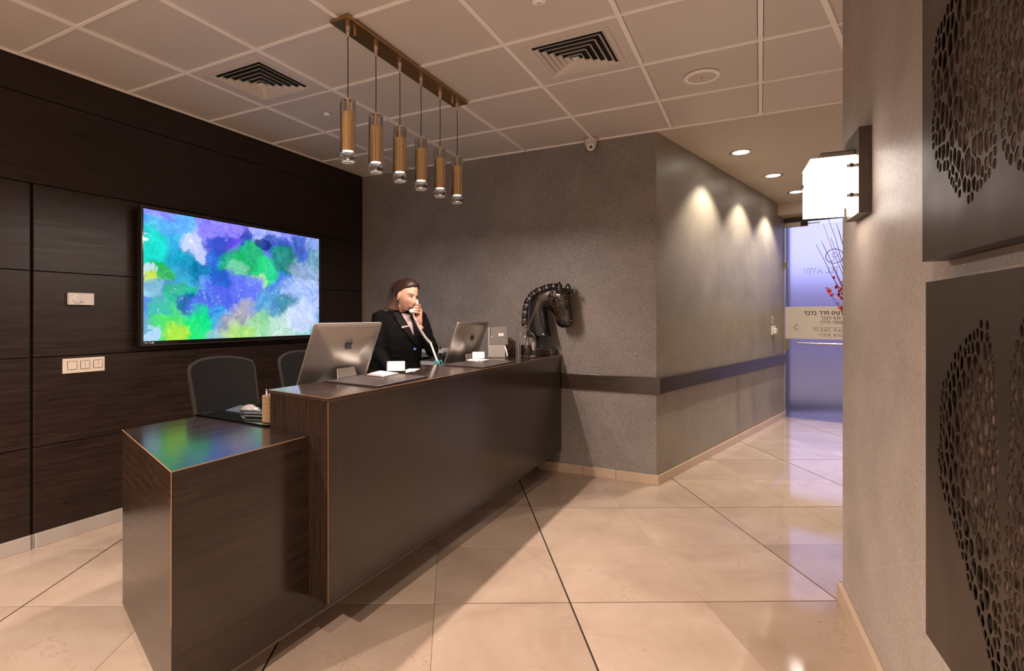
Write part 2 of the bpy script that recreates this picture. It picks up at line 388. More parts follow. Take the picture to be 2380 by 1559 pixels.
# ---- ceiling
ce = struct(MB().box(-4.2, 3.4, -3.3, 8.9, CEIL+.02, CEIL+.12).build('ceiling', M['dark']), 'suspended ceiling of square satin panels in white bars')
GX, GY, GS = -1.2004, 3.2934, .6007
xl = [GX+GS*i for i in range(-4, 4)]; yl = [GY+GS*j for j in range(-10, 3)]; yl[-1] = YB-.004; xl[0] = XW+.004
skip = {(-3, -2), (0, -1), (-4, 1)}
b0 = MB(); h = GS/2-.0145
b0.box(-h, h, -h, h, 0, .012); tmesh = b0.mesh('ceiling_tile'); tmesh.materials.append(M['ceil_tile'])
for i in range(-4, 3):
    for j in range(-10, 2):
        if (i, j) in skip: continue
        x0, x1, y0, y1 = xl[i+4], xl[i+5], yl[j+10], yl[j+11]
        o = bpy.data.objects.new('ceiling_tile', tmesh); COL.objects.link(o); o.parent = ce
        o.location = ((x0+x1)/2, (y0+y1)/2, CEIL+.009); o.scale = ((x1-x0-.029)/(2*h), (y1-y0-.029)/(2*h), 1)
bl = MB().box(-.0115, .0115, 0, 1, 0, .02).mesh('main_bar'); bl.materials.append(M['ceil_bar'])
for x in xl[1:]:
    o = bpy.data.objects.new('main_bar', bl); COL.objects.link(o); o.parent = ce; o.location = (x, -3.1, CEIL); o.scale = (1, YB+3.1, 1)
bl2 = MB().box(0, 1, -.0075, .0075, 0, .018).mesh('cross_bar'); bl2.materials.append(M['ceil_bar'])
for j in range(-10, 2):
    for i in range(-4, 3):
        o = bpy.data.objects.new('cross_bar', bl2); COL.objects.link(o); o.parent = ce
        o.location = (xl[i+4]+.0118, yl[j+10], CEIL+.001); o.scale = (xl[i+5]-xl[i+4]-.0236, 1, 1)
# perimeter angle and smooth bulkhead over the corridor
MB().box(XW, .62, YB-.016, YB+.0, CEIL-.001, CEIL+.02).build('wall_angle', M['ceil_bar'], ce)
MB().box(XW, XW+.014, -3, YB, CEIL-.001, CEIL+.02).build('wall_angle', M['ceil_bar'], ce)
t0, t1 = Vector((.10, 2.36, 0)), Vector((.43, 3.72, 0)); q = Vector((.012, -.003, 0))
MB().prism([tuple((t0-q).xy), tuple((t0+q).xy), tuple((t1+q).xy), tuple((t1-q).xy)], CEIL-.006, CEIL+.02).build('edge_bar', M['ceil_bar'], ce)
MB().box(-1.0, 3.3, YB+.002, 9.2, CEIL, CEIL+.03).build('plaster_ceiling', M['gypsum'], ce)
MB().box(.605, 3.3, 2.0, YB+.002, CEIL, CEIL+.03).build('plaster_ceiling', M['gypsum'], ce)
# bulkhead above the glass door
p = [CW(3.70, 0), CW(3.70, 3.2), CW(4.3, 3.2), CW(4.3, 0)]
struct(MB().prism([tuple(a.xy) for a in p], 2.605, CEIL+.02).build('bulkhead', M['gypsum']), 'plain lowered bulkhead above the glass door')
# ================================================================ lamps of the ceiling
def downlight(label, loc, energy, group, ang=125, col=WARM):
    t = thing('downlight', label, 'downlight', (loc[0], loc[1], CEIL), group)
    MB().lathe([(.066, .004), (.0665, -.002), (.088, -.005), (.094, -.003), (.095, .002)], (loc[0], loc[1], CEIL), 32).build('trim_ring', M['steel'], t, smooth=40)
    MB().lathe([(.0, -.0012), (.064, -.0012), (.064, .003)], (loc[0], loc[1], CEIL), 32).build('lamp_glass', M['lampglow'], t, smooth=40)
    lamp('lamp', 'SPOT', (loc[0], loc[1], CEIL-.012), energy, col, .03, angle=ang, blend=.45, parent=t)
    return t
M['lampglow'] = mat('lamp_glow', (1, 1, 1), .5, emit=(1, .93, .84), es=24)
for k, (x, y) in enumerate(((-.15, 5.434), (.116, 6.487), (.367, 7.465))):
    downlight(['recessed round downlight, first after the tiled ceiling along the corridor', 'recessed round downlight, middle of the three along the corridor',
               'recessed round downlight in front of the glass door'][k], (x, y), E_CORR, 'downlights along the corridor', 112, (1, .88, .70))
for x, y in ((2.45, 5.85), (2.45, 6.75)): downlight('recessed round downlight in the side bay beyond the right wall', (x, y), E_CORR, 'downlights of the side bay')
for (x, y), en in zip(LOBBY_SPOTS, E_LOBBY): downlight('unseen recessed round downlight assumed in the lobby ceiling opposite the desk', (x, y), en, 'lobby downlights', 150)
# diffusers
def diffuser(cx, cy, label):
    t = thing('ceiling_diffuser', label, 'air vent', (cx, cy, CEIL), 'square ceiling diffusers')
    def ringband(h0, z0, h1, z1, name):
        b = MB(); s = ((-1, -1), (1, -1), (1, 1), (-1, 1))
        vs = [(cx+a*h0, cy+c*h0, CEIL+z0) for a, c in s]+[(cx+a*h1, cy+c*h1, CEIL+z1) for a, c in s]
        th = .0022
        vs += [(x, y, z+th) for x, y, z in vs]
        fs = []
        for k in range(4):
            n = (k+1) % 4
            fs += [(k, n, 4+n, 4+k), (8+k, 12+k, 12+n, 8+n), (k, 8+k, 8+n, n), (4+k, 4+n, 12+n, 12+k)]
        return b.add(vs, fs).build(name, M['ceil_tile'], t)
    MB().box(cx-.285, cx+.285, cy-.285, cy+.285, .017+CEIL, .0185+CEIL).build('plenum', M['dark'], t)
    ringband(.287, .004, .232, .002, 'outer_frame'); ringband(.231, .0, .205, .0, 'inner_frame'); ringband(.205, .0, .190, .008, 'throat')
    for k in range(5): ringband(.182-.033*k, -.004-.004*k, .165-.033*k, .010-.003*k, 'vane')
    MB().add([(cx-.022, cy-.022, CEIL-.012), (cx+.022, cy-.022, CEIL-.012), (cx+.022, cy+.022, CEIL-.012), (cx-.022, cy+.022, CEIL-.012), (cx, cy, CEIL-.030)],
             [(0, 1, 4), (1, 2, 4), (2, 3, 4), (3, 0, 4), (3, 2, 1, 0)]).build('centre_cone', M['ceil_tile'], t)
diffuser((xl[1]+xl[2])/2, (yl[8]+yl[9])/2, 'square four-way ceiling diffuser between the pendant lamp and the panelled wall')
diffuser((xl[4]+xl[5])/2, (yl[9]+yl[10])/2, 'square four-way ceiling diffuser between the pendant lamp and the ceiling speaker')
x0, x1, y0, y1 = xl[0]+.01, xl[1]-.012, yl[11]+.01, yl[12]-.018
t = thing('return_grille', 'fine mesh return air grille in the ceiling corner above the panelled wall', 'air vent', ((x0+x1)/2, (y0+y1)/2, CEIL))
b = MB(); w = .03
b.box(x0, x1, y0, y0+w, CEIL, CEIL+.004).box(x0, x1, y1-w, y1, CEIL, CEIL+.004).box(x0, x0+w, y0+w, y1-w, CEIL, CEIL+.004).box(x1-w, x1, y0+w, y1-w, CEIL, CEIL+.004)
b.build('frame', M['ceil_tile'], t)
MB().box(x0, x1, y0, y1, CEIL+.016, CEIL+.018).build('plenum', M['dark'], t)
b = MB(); n = 36
for k in range(n+1):
    x = x0+w+(x1-x0-2*w)*k/n; b.box(x-.0012, x+.0012, y0+w, y1-w, CEIL+.001, CEIL+.012)
    y = y0+w+(y1-y0-2*w)*k/n; b.box(x0+w, x1-w, y-.0012, y+.0012, CEIL+.001, CEIL+.012)
g = b.build('mesh_core', M['ceil_tile'], t); g['kind'] = 'stuff'
# speaker, detectors, dome camera
c = onz(1631, 179, CEIL)
t = thing('ceiling_speaker', 'round white flush ceiling speaker with a small orange mark', 'speaker', (c.x, c.y, CEIL))
M['mesh_grey'] = mat('pale_grille', (.62, .57, .52), .6)
M['orange'] = mat('orange_mark', (.75, .12, .02), .5)
MB().lathe([(.078, .002), (.08, -.006), (.088, -.008), (.1, -.004), (.101, .004)], c, 40).build('rim', M['ceil_bar'], t, smooth=40)
MB().lathe([(.0, -.004), (.05, -.004), (.079, -.002), (.079, .003)], c, 40).build('grille', M['mesh_grey'], t, smooth=40)
MB().box(c.x-.004, c.x+.006, c.y-.012, c.y+.01, CEIL-.0055, CEIL-.003).build('mark', M['orange'], t)
for (u, v, r), lb in (((760, 265, .026), 'small round white ceiling detector between the diffuser and the pendant lamp'), ((1253, 2, .032), 'small round white ceiling detector with a green light')):
    c = onz(u, v, CEIL)
    t = thing('smoke_detector', lb, 'detector', (c.x, c.y, CEIL))
    MB().lathe([(0, -.012), (r*.5, -.012), (r*.62, -.006), (r, -.004), (r, .003)], c, 28).build('cover', M['ceil_bar'], t, smooth=40)
    MB().lathe([(0, -.0135), (r*.35, -.0135), (r*.36, -.010)], c, 20).build('sensor', M['mesh_grey'], t, smooth=40)
c = Vector((-1.212, YB-.06, CEIL))
t = thing('dome_camera', 'white dome security camera hanging from the ceiling edge at the back wall', 'camera', (c.x, c.y, CEIL))
MB().lathe([(.05, .0), (.052, -.006), (.052, -.016), (.049, -.035), (.045, -.052), (.037, -.074), (.022, -.088), (0, -.093)], c, 32).build('housing', M['white'], t, smooth=50)
dirc = (Vector((0, 0, EYE))-Vector((c.x, c.y, CEIL-.055))); dirc.z -= .9; dirc.normalize(); Mx = dirc.to_track_quat('Z', 'Y').to_matrix()
cc = Vector((c.x, c.y, CEIL-.052))+dirc*.016
MB().lathe([(.034, .0), (.034, .034), (.031, .039), (.0285, .0395)], cc, 28, Mx).build('lens_ring', M['white'], t, smooth=40)
MB().lathe([(.0285, .037), (.0285, .0393), (.0, .0393)], cc, 28, Mx).build('lens_face', M['brass_d'], t, smooth=40)
MB().lathe([(.0125, .039), (.0125, .0405), (.0, .0408)], cc, 20, Mx).build('lens', M['blackgloss'], t, smooth=40)
# ================================================================ RECEPTION DESK
ZD = .832
t = thing('reception_desk', 'dark wenge reception desk with a raised counter and a low slanted end', 'desk', (-1.95, 2.5, 0))
desk = t
blk = [(-2.379, 1.36), (-1.60, 1.063), (-1.60, 1.74), (-2.379, 1.74)]
MB().prism(blk, .09, ZD-.005).build('end_cabinet', M['wood_h'], t, bevel=.001, seg=1)
MB().box(-1.632, -1.60, 1.741, 4.49, .09, ZD-.005).build('front_panel', M['wood_h'], t)
top = MB().prism([(-2.38, 1.359), (-1.599, 1.062), (-1.599, 4.49), (-1.95, 4.49), (-1.95, 4.04), (-2.19, 4.04), (-2.19, 2.80), (-2.38, 2.80)], ZD-.005, ZD).build('desk_top', M['wood_low'], t)
MB().prism([(-2.37, 1.742), (-1.634, 1.742), (-1.634, 4.04), (-2.18, 4.04), (-2.18, 2.79), (-2.37, 2.79)], ZD-.035, ZD-.0052).build('desk_board', M['wood'], t)
MB().box(-2.36, -1.74, 2.74, 2.775, 0, ZD-.036).build('side_panel', M['wood_v'], t)
MB().box(-1.72, -1.705, 1.32, 4.49, 0, .09).build('plinth', M['plinth'], t)
MB().prism([(-2.30, 1.42), (-1.705, 1.19), (-1.705, 1.32), (-2.30, 1.55)], 0, .09).build('plinth', M['plinth'], t)
for a, b in (((-2.38, 1.359), (-1.599, 1.062)), ((-1.599, 1.062), (-1.599, 1.63))):
    MB().tube([(a[0], a[1], ZD-.0012), (b[0], b[1], ZD-.0012)], .0017, 6).build('worn_edge', M['edge'], t)
MB().tube([(-1.5995, 1.0625, .35), (-1.5995, 1.0625, ZD-.001)], .0013, 6).build('worn_edge', M['edge'], t)
g = MB().prism([(-2.395, 1.712), (-1.882, 1.690), (-1.882, 2.72), (-2.36, 2.72)], ZD+.0002, ZD+.0082)
M['desk_glass'] = mat('green_edge_glass', (.55, .80, .66), .0, trans=1, ior=1.5)
tag(g.build('glass_sheet', M['desk_glass']), 'clear green-edged glass sheet lying on the low desk top', 'glass sheet')
# raised counter
ZT = .995
t = desk
MB().prism([(-1.872, 1.70), (-1.601, 1.652), (-1.601, 4.49), (-1.872, 4.49)], ZD, ZT-.016).build('upstand', M['wood_v'], t, bevel=.001, seg=1)
MB().prism([(-1.6, 1.652), (-1.478, 1.632), (-1.478, 4.497), (-1.6, 4.497)], .187, ZT-.016).build('front_panel', M['wood_v'], t, bevel=.001, seg=1)
MB().prism([(-1.879, 1.696), (-1.474, 1.627), (-1.474, 4.5), (-1.879, 4.5)], ZT-.0158, ZT).build('counter_top', M['wood_top'], t, bevel=.001, seg=1)
MB().tube([(-1.4735, 1.6265, ZT-.001), (-1.4735, 4.5, ZT-.001)], .0016, 6).build('worn_edge', M['edge'], t)
MB().tube([(-1.879, 1.6955, ZT-.001), (-1.4735, 1.6265, ZT-.001)], .0010, 6).build('worn_edge', M['edge'], t)
MB().tube([(-1.478, 1.632, .19), (-1.478, 1.632, ZT-.017)], .0011, 6).build('worn_edge', M['edge'], t)
MB().tube([(-1.4775, 1.632, ZT-.0165), (-1.4775, 4.49, ZT-.0165)], .0010, 6).build('worn_edge', M['edge'], t)
# ================================================================ PENDANT LAMP
XP = -1.785
t = thing('pendant_lamp', 'brass bar pendant lamp with six glass-sleeved brass cylinders on black cords', 'lamp', (XP, 2.66, 2.07))
MB().box(XP-.058, XP+.058, 2.045, 3.275, CEIL-.016, CEIL-.0005).build('ceiling_bar', M['brass_d'], t, bevel=.003)
for y in (2.165, 3.16): MB().lathe([(0, -.038), (.006, -.036), (.008, -.023), (.008, -.016)], (XP, y, CEIL), 14).build('cap_nut', M['brass'], t, smooth=40)
M['cordgrip'] = mat('clear_cord_grip', (.62, .5, .42), .2, metal=.4)
M['led'] = mat('led_glow', (1, 1, 1), .5, emit=(1, .86, .78), es=30)
ZB = 2.073
pend = None
for k, y in enumerate((2.113, 2.338, 2.558, 2.780, 3.003, 3.228)):
    c = Vector((XP, y, ZB))
    p = MB().lathe([(.030, .053), (.0315, .053), (.0315, .243), (.030, .245), (.006, .246), (.006, .24)], c, 88, flute=.00035).build('brass_cylinder', M['brass'], t, smooth=25)
    MB().lathe([(.0365, .047), (.0385, .047), (.0385, .302), (.036, .305), (.012, .305), (.012, .302), (.0355, .302), (.0365, .299)], c, 36, loop=True).build('glass_sleeve', M['glass'], p, smooth=40)
    MB().lathe([(.0, .012), (.02, .010), (.027, .004), (.033, 0), (.0385, .003), (.0385, .0465), (.030, .0465), (.028, .036), (.02, .031), (0, .030)], c, 36).build('glass_base', M['glass'], p, smooth=50)
    MB().lathe([(.0, .0515), (.027, .0515), (.027, .0545)], c, 28).build('light_disc', M['led'], p, smooth=40)
    MB().lathe([(.0065, .246), (.0065, .303), (.017, .3035), (.017, .306), (.004, .312)], c, 20).build('rod', M['brass'], p, smooth=40)
    MB().tube([(XP, y, ZB+.31), (XP+.0015, y, ZB+.45), (XP, y, CEIL-.06)], .0024, 8).build('cord', M['black'], p)
    MB().lathe([(.0035, -.066), (.007, -.062), (.007, -.05), (.0095, -.048), (.0095, -.03), (.012, -.028), (.012, -.016)], (XP, y, CEIL), 16).build('cord_grip', M['cordgrip'], p, smooth=40)
    L = lamp('lamp', 'AREA', (XP, y, ZB-.003), E_PENDANT, (1, .82, .72), .034, parent=t); L.data.shape = 'DISK'
# ================================================================ TELEVISION
def tv_screen():
    m = bpy.data.materials.new('abstract_ink_screen'); m.use_nodes = True; nt = m.node_tree; nt.nodes.clear(); t = NT(m)
    out = t.n('ShaderNodeOutputMaterial'); em = t.n('ShaderNodeEmission'); gl = t.n('ShaderNodeBsdfGlossy'); gl.inputs['Roughness'].default_value = .03
    ad = t.n('ShaderNodeMixShader'); ad.inputs[0].default_value = .03
    t.l(em.outputs[0], ad.inputs[1]); t.l(gl.outputs[0], ad.inputs[2]); t.l(ad.outputs[0], out.inputs[0]); em.inputs[1].default_value = E_TV
    uv = t.coords((1.80, 1, 1), which='UV')
    n1 = t.noise(uv, 2.8, 8, .6, .4); n2 = t.noise(uv, 8, 8, .68, 1.0)
    def off(n, k, src):
        s = t.n('ShaderNodeVectorMath', operation='SUBTRACT'); t.l(n.outputs['Color'], s.inputs[0]); s.inputs[1].default_value = (.5, .5, .5)
        q = t.n('ShaderNodeVectorMath', operation='MULTIPLY_ADD'); t.l(s.outputs[0], q.inputs[0]); q.inputs[1].default_value = (k, k, 0); t.l(src, q.inputs[2]); return q.outputs[0]
    w = off(n2, .16, off(n1, .40, uv))
    sep = t.n('ShaderNodeSeparateXYZ'); t.l(w, sep.inputs[0])
    def lin(h): 
        c = [int(h[i:i+2], 16)/255 for i in (0, 2, 4)]; return tuple((x/12.92 if x <= .04045 else ((x+.055)/1.055)**2.4) for x in c)
    col = t.ramp(sep.outputs[1], [(0, lin('90c8c8')), (.25, lin('5890d8')), (.6, lin('4478d8')), (1, lin('8c90f8'))])
    for (x, y, rx, ry, hx) in TVB:
        s = t.n('ShaderNodeVectorMath', operation='SUBTRACT'); t.l(w, s.inputs[0]); s.inputs[1].default_value = (x*1.8, y, 0)
        q = t.n('ShaderNodeVectorMath', operation='MULTIPLY'); t.l(s.outputs[0], q.inputs[0]); q.inputs[1].default_value = (1/rx, 1/ry, 0)
        ln = t.n('ShaderNodeVectorMath', operation='LENGTH'); t.l(q.outputs[0], ln.inputs[0])
        mr = t.n('ShaderNodeMapRange', interpolation_type='SMOOTHSTEP'); t.l(ln.outputs['Value'], mr.inputs[0])
        mr.inputs[1].default_value = 1.06; mr.inputs[2].default_value = .66; mr.inputs[3].default_value = 0; mr.inputs[4].default_value = .88
        col = t.mix(mr.outputs[0], col, lin(hx))
    # wisps and dark filaments
    n3 = t.noise(w, 6, 7, .62, 2.4)
    col = t.mix(.62, col, t.ramp(n3.outputs[0], [(.28, (.10, .12, .22)), (.52, (.46, .46, .48)), (.72, (.85, .86, .9))]), 'OVERLAY')
    n4 = t.noise(w, 7, 8, .75, 2.2)
    col = t.mix(t.math('MULTIPLY', t.math('GREATER_THAN', n4.outputs[0], .66), .16), col, lin('d8f0ff'))
    # small pale specks low on the picture
    vo = t.n('ShaderNodeTexVoronoi'); vo.inputs['Scale'].default_value = 30; t.l(w, vo.inputs['Vector'])
    band = t.n('ShaderNodeMapRange', interpolation_type='SMOOTHSTEP'); t.l(t.math('ABSOLUTE', t.math('SUBTRACT', sep.outputs[1], .30)), band.inputs[0]); band.inputs[1].default_value = .17; band.inputs[2].default_value = .05
    col = t.mix(t.math('MULTIPLY', t.math('MULTIPLY', t.math('LESS_THAN', vo.outputs['Distance'], .17), band.outputs[0]), .55), col, lin('dceeff'))
    t.l(col, em.inputs[0]); return m
TY0, TY1, TZ0, TZ1, TX = 2.133, 3.787, 1.122, 2.036, -3.525
def tvuv(zx, zy):      # a point of the picture on the television's face, as fractions of the screen
    p = onx(320+zx/4.4545, 470+zy/4.4545, TX); return (p.y-TY0)/(TY1-TY0), (p.z-TZ0)/(TZ1-TZ0)
TVB = []
for zx, zy, r, hx in ((100, 110, 150, 'a0a8ff'), (180, 300, 200, '50b8e8'), (120, 470, 190, '00dcc4'), (400, 420, 170, '38b4e0'), (610, 420, 170, 'd0d6ff'), (480, 170, 150, '60b8f0'),
        (900, 230, 240, '8c80f8'), (1080, 200, 170, '9a88f8'), (1330, 330, 150, 'a8b4f8'), (840, 430, 130, '1c44b8'), (1110, 390, 110, '1a3ea8'), (980, 450, 80, '6a4ce0'),
        (800, 600, 110, '2868d0'), (1000, 650, 160, '20b878'), (1180, 600, 160, '18b860'), (1330, 740, 140, '28dc84'), (1030, 720, 110, '70c8a0'), (1250, 850, 100, 'a4dca0'),
        (1430, 450, 120, '2a58b8'), (1330, 480, 70, '102a78'), (1560, 620, 140, '188868'), (1700, 430, 130, '3a62b8'), (1830, 400, 80, '8aa4e0'), (1780, 720, 170, '98b0cc'), (1850, 560, 90, '70a8b8'),
        (1750, 1020, 230, 'b4c8f4'), (420, 640, 180, '0aa0c0'), (620, 720, 140, '0a7cac'), (700, 870, 120, '60a0f0'), (210, 720, 120, '18b838'), (100, 680, 60, 'c8e0e8'), (130, 790, 45, 'd0e040'),
        (130, 930, 120, '80c0d0'), (900, 960, 230, '5866e4'), (850, 780, 120, '2060c8'), (1150, 960, 150, '6878f0'), (420, 990, 160, '10b884'), (480, 1060, 100, '1060b0'), (700, 1120, 160, '5070e0'),
        (1400, 1130, 190, '58a0d0'), (1560, 1080, 110, '4088a0'), (240, 1180, 150, '38c8a8'), (800, 1240, 150, '40a0e0'), (320, 1360, 230, '50e060'), (600, 1330, 190, '00e470'), (360, 1420, 150, 'b0e040'),
        (70, 1410, 90, 'b8d4f4'), (1080, 1290, 210, 'b4b0b0'), (1300, 1380, 230, '98d898'), (1080, 1400, 150, 'a8dc70'), (1550, 1340, 180, 'c0dcd0'), (1700, 1250, 150, 'c8d4f0')):
    uu, vv = tvuv(zx, zy); a, _ = tvuv(zx+r, zy); a2, _ = tvuv(zx-r, zy); _, b_ = tvuv(zx, zy-r)
    TVB.append((uu, vv, max(.05, (a-a2)/2*1.8*1.2), max(.05, (b_-vv)*1.2), hx))
t = thing('television', 'large wall television showing swirling blue and green ink clouds', 'television', (XW+.06, 2.96, TZ0))
MB().box(TX-.045, TX-.004, TY0, TY1, TZ0, TZ1).build('back_case', M['black'], t, bevel=.003)
b = MB(); fw = .006
for a in ((TY0, TY1, TZ0, TZ0+fw), (TY0, TY1, TZ1-fw, TZ1), (TY0, TY0+fw, TZ0+fw, TZ1-fw), (TY1-fw, TY1, TZ0+fw, TZ1-fw)): b.box(TX-.004, TX+.003, *a)
b.build('bezel', M['bronze'], t)
MB().box(TX-.004, TX-.0012, TY0+fw, TY1-fw, TZ0+fw, TZ1-fw).build('screen_border', M['blackgloss'], t)
me = bpy.data.meshes.new('screen'); s0, s1, q0, q1 = TY0+.016, TY1-.014, TZ0+.03, TZ1-.016
me.from_pydata([(TX-.001, s0, q0), (TX-.001, s1, q0), (TX-.001, s1, q1), (TX-.001, s0, q1)], [], [(0, 1, 2, 3)]); uvl = me.uv_layers.new(name='UVMap')
for i, cuv in enumerate(((0, 0), (1, 0), (1, 1), (0, 1))): uvl.data[i].uv = cuv
link('screen', me, tv_screen(), t)
MB().box(XW, TX-.045, 2.7, 3.2, 1.4, 1.8).build('wall_bracket', M['black'], t)
M['print_w'] = mat('pale_print', (.7, .7, .7), .5)
b = MB(); y = TY0+.018; z = TZ0+.018
b.tube([(TX, y+.004*k, z+.004*math.sin(k*1.1)) for k in range(8)], .0016, 5); b.box(TX-.001, TX+.001, y+.038, y+.041, z-.005, z+.005).box(TX-.001, TX+.001, y+.047, y+.05, z-.005, z+.005)
b.ball((TX, y+.062, z), (.0012, .006, .006), 10, 6); b.build('maker_mark', M['print_w'], t)
# ================================================================ THERMOSTAT AND SWITCHES ON THE PANELLED WALL
t = thing('thermostat', 'white wall thermostat with a round dial above the switch plate', 'thermostat', (XW, 1.805, 1.42))
MB().box(XW, XW+.026, 1.737, 1.876, 1.383, 1.455).build('case', M['white'], t, bevel=.003)
MB().lathe([(.019, 0), (.019, .006), (.0175, .008), (0, .008)], (XW+.026, 1.775, 1.414), 28, Vector((1, 0, 0)).to_track_quat('Z', 'Y').to_matrix()).build('dial', M['white'], t, smooth=40)
MB().box(XW+.0255, XW+.0268, 1.752, 1.871, 1.4485, 1.4492).build('face_line', M['mesh_grey'], t)
MB().box(XW+.0255, XW+.027, 1.796, 1.818, 1.3985, 1.401).build('slider', M['black'], t)
for z in (1.417, 1.4005): MB().box(XW+.0255, XW+.0268, 1.848, 1.864, z, z+.0025).build('print_mark', M['mesh_grey'], t)
M['green_led'] = mat('green_led', (.1, .6, .1), .4, emit=(.3, 1, .1), es=2)
MB().ball((XW+.0262, 1.776, 1.441), .0022, 8, 6).build('indicator', M['green_led'], t)
t = thing('switch_plate', 'cream light switch plate with one single and two double rockers', 'switch', (XW, 1.83, .976))
M['cream'] = mat('cream_plastic', (.70, .60, .50), .35)
MB().box(XW, XW+.008, 1.712, 1.947, .976, 1.064).build('plate', M['cream'], t, bevel=.0015)
for y0, n in ((1.737, 1), (1.808, 2), (1.882, 2)):
    MB().box(XW+.007, XW+.0085, y0-.002, y0+.05, .997, 1.047).build('surround', M['groove'], t)
    for k in range(n):
        w_ = .048/n; MB().box(XW+.0075, XW+.013, y0+k*w_+.0008, y0+(k+1)*w_-.0008, .999, 1.045).build('rocker', M['cream'], t, bevel=.0012)
# corridor wall: small plate and card reader
t = thing('wall_plate', 'narrow grey wall plate above the white card reader', 'wall plate', tuple(CW(3.36, 0, 1.23)))
Mc = Matrix.Translation(CO) @ Matrix(((CD.x, CN.x, 0, 0), (CD.y, CN.y, 0, 0), (0, 0, 1, 0), (0, 0, 0, 1)))
MB().box(3.36, 3.46, 0, .008, 1.225, 1.325, Mc).build('plate', M['alu'], t, bevel=.001)
MB().box(3.385, 3.435, .008, .012, 1.25, 1.30, Mc).build('button', M['alu'], t, bevel=.001)
t = thing('card_reader', 'white card reader on the corridor wall by the glass door', 'card reader', tuple(CW(3.4, 0, 1.09)))
MB().box(3.37, 3.52, 0, .018, 1.09, 1.2, Mc).build('case', M['white'], t, bevel=.003)
MB().box(3.40, 3.50, .018, .045, 1.105, 1.17, Mc).build('slot_cover', M['white'], t, bevel=.006)
# ================================================================ SCONCE
Mr = Matrix.Translation(RP) @ Matrix(((RD.x, RN.x, 0, 0), (RD.y, RN.y, 0, 0), (0, 0, 1, 0), (0, 0, 0, 1)))   # (along wall from the corner, out of the wall, up)
def rb(b, y0, y1, o0, o1, z0, z1): return b.box(y0-2.968, y1-2.968, o0, o1, z0, z1, Mr)
t = thing('wall_sconce', 'square frosted glass wall lamp on a bronze plate', 'lamp', tuple(RW(2.68, 0, 1.7)))
rb(MB(), 2.545, 2.78, 0, .040, 1.705, 2.03).build('back_plate', M['bronze'], t, bevel=.001)
M['frost'] = mat('lit_frosted_glass', (.9, .88, .85), .4, emit=(1, .90, .82), es=E_SCONCE)
g0, g1, o1, z0, z1 = 2.56, 2.775, .192, 1.728, 1.925
for nm, a in (('side_pane', (g0, g0+.004, .046, o1, z0, z1)), ('side_pane', (g1-.004, g1, .046, o1, z0, z1)), ('front_pane', (g0+.004, g1-.004, o1-.004, o1, z0, z1))):
    rb(MB(), *a).build(nm, M['frost'], t)
b = MB(); rb(b, g0-.001, g1+.001, .044, o1+.001, z1, z1+.004); b.build('top_pane', M['frost'], t)
rb(MB(), g0+.03, g1-.03, .04, .155, z1+.0045, z1+.032).build('arm', M['bronze'], t, bevel=.003)
for z in (1.775, 1.888):
    b = MB(); rb(b, g0-.004, g0+.001, .038, .075, z-.006, z+.006); b.build('clip', M['alu'], t)
    MB().lathe([(.0085, 0), (.0085, .007), (.007, .009), (0, .009)], tuple(RW(g0-.003, .062, z)), 16, (-RD).to_track_quat('Z', 'Y').to_matrix()).build('clip_screw', M['bronze'], t, smooth=40)
MB().lathe([(.0085, 0), (.0085, .007), (.007, .009), (0, .009)], tuple(RW(g1-.03, o1, 1.86)), 16, RN.to_track_quat('Z', 'Y').to_matrix()).build('clip_screw', M['bronze'], t, smooth=40)
# ================================================================ PERFORATED METAL ART
def panel_metal():
    m = mat('dark_metal_sheet', (.085, .064, .051), .34, metal=.85); t = NT(m); n = t.noise(t.coords((1, 1, .35)), 5, 4)
    t.l(t.ramp(n.outputs[0], [(.3, (.34,)*3), (.7, (.46,)*3)]), t.b.inputs['Roughness']); n2 = t.noise(t.coords((1, 1, 1)), 2.2, 2); t.bump(n2.outputs[0], .25, .03); return m
M['sheet'] = panel_metal()
def patina():
    m = mat('patina_backing', (.15, .09, .06), .45, metal=.5); t = NT(m); n = t.noise(t.coords((1, 1, 1)), 38, 4, .6)
    t.l(t.ramp(n.outputs[0], [(.32, (.05, .03, .02)), (.5, (.17, .10, .07)), (.68, (.36, .27, .22))]), t.b.inputs['Base Color']); return m
M['patina'] = patina()
OFF = .05
def P2(u, v): p = onpl(u, v, RP+RN*OFF, RN); return (2.968-p.y)/RD.y, p.z
def inpoly(p, poly):
    c = False; n = len(poly); x, y = p
    for i in range(n):
        x1, y1 = poly[i]; x2, y2 = poly[i-1]
        if (y1 > y) != (y2 > y) and x < (x2-x1)*(y-y1)/(y2-y1)+x1: c = not c
    return c
def edge_dist(p, poly):
    d = 9; P = Vector(p)
    for i in range(len(poly)):
        a, b = Vector(poly[i-1]), Vector(poly[i]); ab = b-a
        k = max(0, min(1, (P-a).dot(ab)/max(1e-9, ab.dot(ab)))); d = min(d, (a+ab*k-P).length)
    return d
